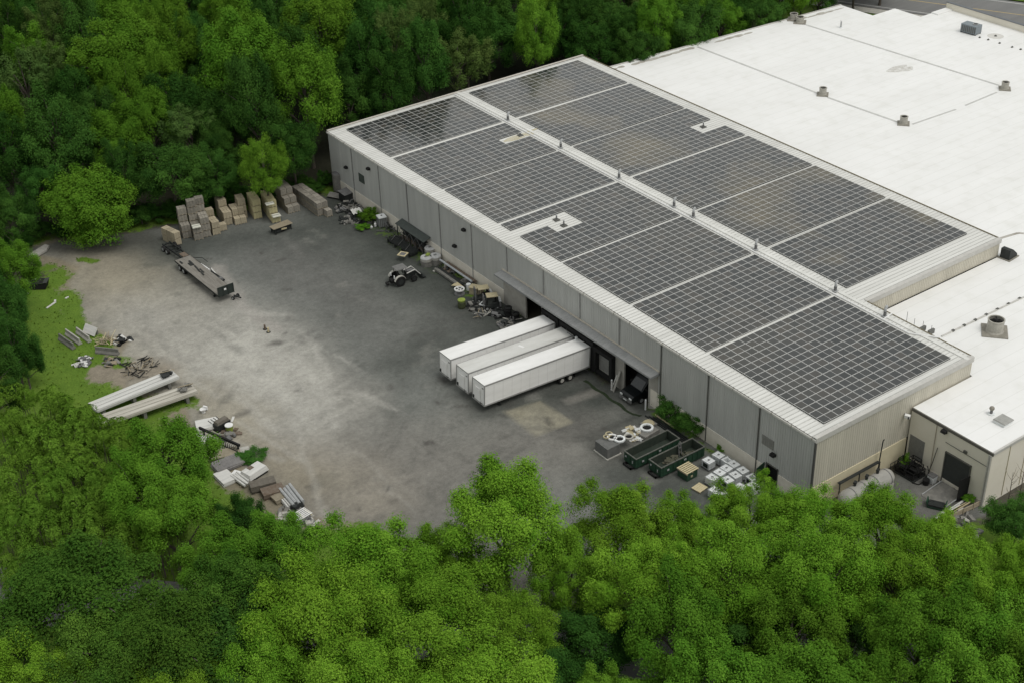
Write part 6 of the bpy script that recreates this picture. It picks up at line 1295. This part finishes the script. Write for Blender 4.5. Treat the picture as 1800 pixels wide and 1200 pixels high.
for u, v, wpx, h in [(50,715,130,9),(115,742,120,9),(175,762,110,8),(20,770,120,10),(100,775,140,10),(180,790,130,10),(225,828,115,9),(50,850,140,10),(130,860,140,10),(210,880,130,10),(20,920,120,10),(100,930,140,10),(180,930,120,9),(60,985,120,8),(260,930,110,9)]:
    at('plume', u, v, wpx, h, 'plume_clump', lW, 'feathery grove at the left edge', .72, cat='bamboo')
gL = 'dark trees at the left edge'
for u, v, wpx, h, lab in [(15,470,120,12,'mid'),(5,540,110,12,'dark'),(20,600,110,11,'dark'),(-25,660,130,12,'dark'),(-30,500,120,14,'dark'),(40,630,70,7,'dark')]:
    at(lab, u, v, wpx, h, 'broadleaf_tree', 'mid green tree at the left edge beside the black skip' if lab == 'mid' else 'dark leaning tree at the left edge beside the grass', None if lab == 'mid' else gL)
# the wood behind the yard
at('mound', 160, 362, 172, 13, 'vine_mound', 'rounded vine covered tree at the yard corner, left of the block towers', frac=.45)
at('mid', 465, 290, 100, 13, 'broadleaf_tree', 'bright young tree behind the yellow block towers')
at('mid', 210, 95, 210, 24, 'broadleaf_tree', 'big bright crowned tree in the upper left of the wood', var=0); at('mid', 425, 110, 190, 24, 'broadleaf_tree', 'big bright tree in the middle of the wood, right of a dark gap', var=1)
at('pale', 45, 150, 150, 20, 'broadleaf_tree', 'pale grey green tree at the left edge of the wood'); at('mid', 560, 45, 170, 24, 'broadleaf_tree', 'bright tree high in the wood near the top edge', var=2)
at('dark', 512, 262, 110, 13, 'broadleaf_tree', 'dark tree filling the corner between the block rows and the warehouse end', frac=.6)
at('dark', 300, 290, 150, 14, 'broadleaf_tree', 'dark tree overhanging the tall grey block towers'); at('pale', 335, 230, 120, 15, 'broadleaf_tree', 'greyish tree just above the dark tree over the block towers')
def blocked(x, y, rad):
    if -3-rad < x < 129 and -16 < y < 122: 
        if y < 106 + rad*1.22 and x < 60 + rad*.5 or y < 107-.03*x+rad*.3: return True
    d = inpoly(np.array([x]), np.array([y]), YARD)[0]
    if d > -rad*.62: return True
    return any((x-a)**2+(y-b_)**2 < (.55*(rad+q))**2 for a, b_, q in TREES)
rf_ = random.Random(11); cnt = 0
lF = {'dark':'dark green tree in the dense wood behind the yard and warehouse','mid':'lighter green tree in the dense wood behind the yard and warehouse','pale':'grey green tree in the dense wood behind the yard and warehouse'}
def inview(x, y, z, mx=60):
    d = np.array([x,y,z])-CAM; w_ = d@CD; u = 900+FPX*(d@CR)/w_; v = 600-FPX*(d@CU)/w_; return -mx-60 < u < 1800+mx and -190 < v < 1290
for k in range(9000):
    u, v = rf_.uniform(-80,1560), rf_.uniform(-140,420)
    p = G(u, v, 12); rad = rf_.uniform(4.4,7.2); 
    if v > 420-.0*u or (u < 80 and v > 330): continue
    if blocked(p.x, p.y, rad) or p.y < 104: continue
    q = rf_.random(); key = 'dark' if q < .62 else ('mid' if q < .92 else 'pale'); far = p.x > 56
    h = rf_.uniform(13,24) if not far else rf_.uniform(12,17)
    if inpoly(np.array([p.x]), np.array([p.y]), YARD)[0] > -9: h = rf_.uniform(10,14)
    tree(key, p.x, p.y, rad, h, 'broadleaf_tree', lF[key], 'tree', {'dark':'dark trees of the wood','mid':'lighter trees of the wood','pale':'grey green trees of the wood'}[key]); cnt += 1
    if cnt > 225: break
print('forest trees', cnt, 'all', len(TREES))
# small shrubs and weeds
for (u, v), rr, h, key, lab in [((650,392),1.9,2.8,'bush','bright bushy shrub growing beside the caged tote'),((638,403),1.3,.8,'bush','low spread of bright weeds before the bushy shrub'),((1178,735),2.3,2.7,'undergrowth','bushy shrub against the wall right of the open bay'),((1212,757),2.4,2.9,'undergrowth','second bushy shrub against the wall, nearer the dumpsters'),((1200,748),1.4,1.8,'undergrowth','small shrub between the two bushy ones by the wall'),((1268,793),.7,.9,'bush','tiny weed at the wall foot behind the white totes'),((443,806),2.1,.8,'undergrowth','patch of dark weeds in the lower left scrap row'),((1590,826),.8,2.2,'bush','tall weed beside the black crate rack'),((1700,880),1.1,1.0,'bush','weeds on the dock ramp of the annex')]:
    p = G(u,v); t = tree(key, p.x, p.y, rr, h, 'shrub', lab, 'shrub')
rb_ = random.Random(21)
for (u0_, v0_), (u1_, v1_), nn in [((60,432),(290,396),13),((290,396),(585,338),22),((20,440),(60,450),3)]:
    for k in range(nn):
        f = (k+rb_.random())/nn; p = G(u0_+(u1_-u0_)*f, v0_+(v1_-v0_)*f-rb_.uniform(6,16)); tree('undergrowth', p.x, p.y, rb_.uniform(1.2,2.4), rb_.uniform(1.4,3.4), 'shrub', 'dark leafy undergrowth shrub along the edge of the wood', 'shrub', 'undergrowth along the wood edge')
def sapling(x, y, h, seed, label):
    r = random.Random(seed); t = thing('bare_sapling', label, 'sapling', (x,y,0), 0, 'bare saplings by the beige wall'); m = MB(); m.tube([(0,0,0),(.1,.05,h*.5),(.05,.1,h)], [.07,.05,.015], 6); m.build('trunk', BARK, t); b = MB()
    for k in range(9): z = h*r.uniform(.3,.95); a = r.uniform(0,6.28); L = r.uniform(.5,1.3); b.tube([(.08,.05,z),(L*.6*math.cos(a),L*.6*math.sin(a),z+.5),(L*math.cos(a),L*math.sin(a),z+1.1)], [.03,.02,.008], 4, False)
    b.build('branch', WOOD, t)
sapling(17.2,-13.2,5.2,1,'bare sapling nearest the annex corner'); sapling(18.9,-13.4,6.0,2,'taller bare sapling before the beige wall'); sapling(21.2,-13.5,6.6,3,'bare sapling at the right picture edge')
# grass tufts on the open grass
X, Y, gg = YG; r = np.random.default_rng(4); ii = np.argwhere((gg > .45) & (X < 3)); ii = ii[r.integers(0, len(ii), 16000)]
P = np.stack([X[ii[:,0],ii[:,1]], Y[ii[:,0],ii[:,1]], np.zeros(len(ii))], 1)+r.uniform(-.25,.25,(len(ii),3))*[1,1,0]; P[:,2] = .12
Nn = unit(r.normal(size=(len(ii),3))*[1,1,.5]+[0,0,.6]); me = leaf_mesh('grass', P, Nn, r.uniform(.12,.38,len(ii)), r.uniform(.1,.9,len(ii)), leaf_mat('grass_blade', (.05,.10,.012), (.16,.24,.03), .3, 0, 0), .5)
o = bpy.data.objects.new('grass', me); COL.objects.link(o); tag(o, kind='stuff')
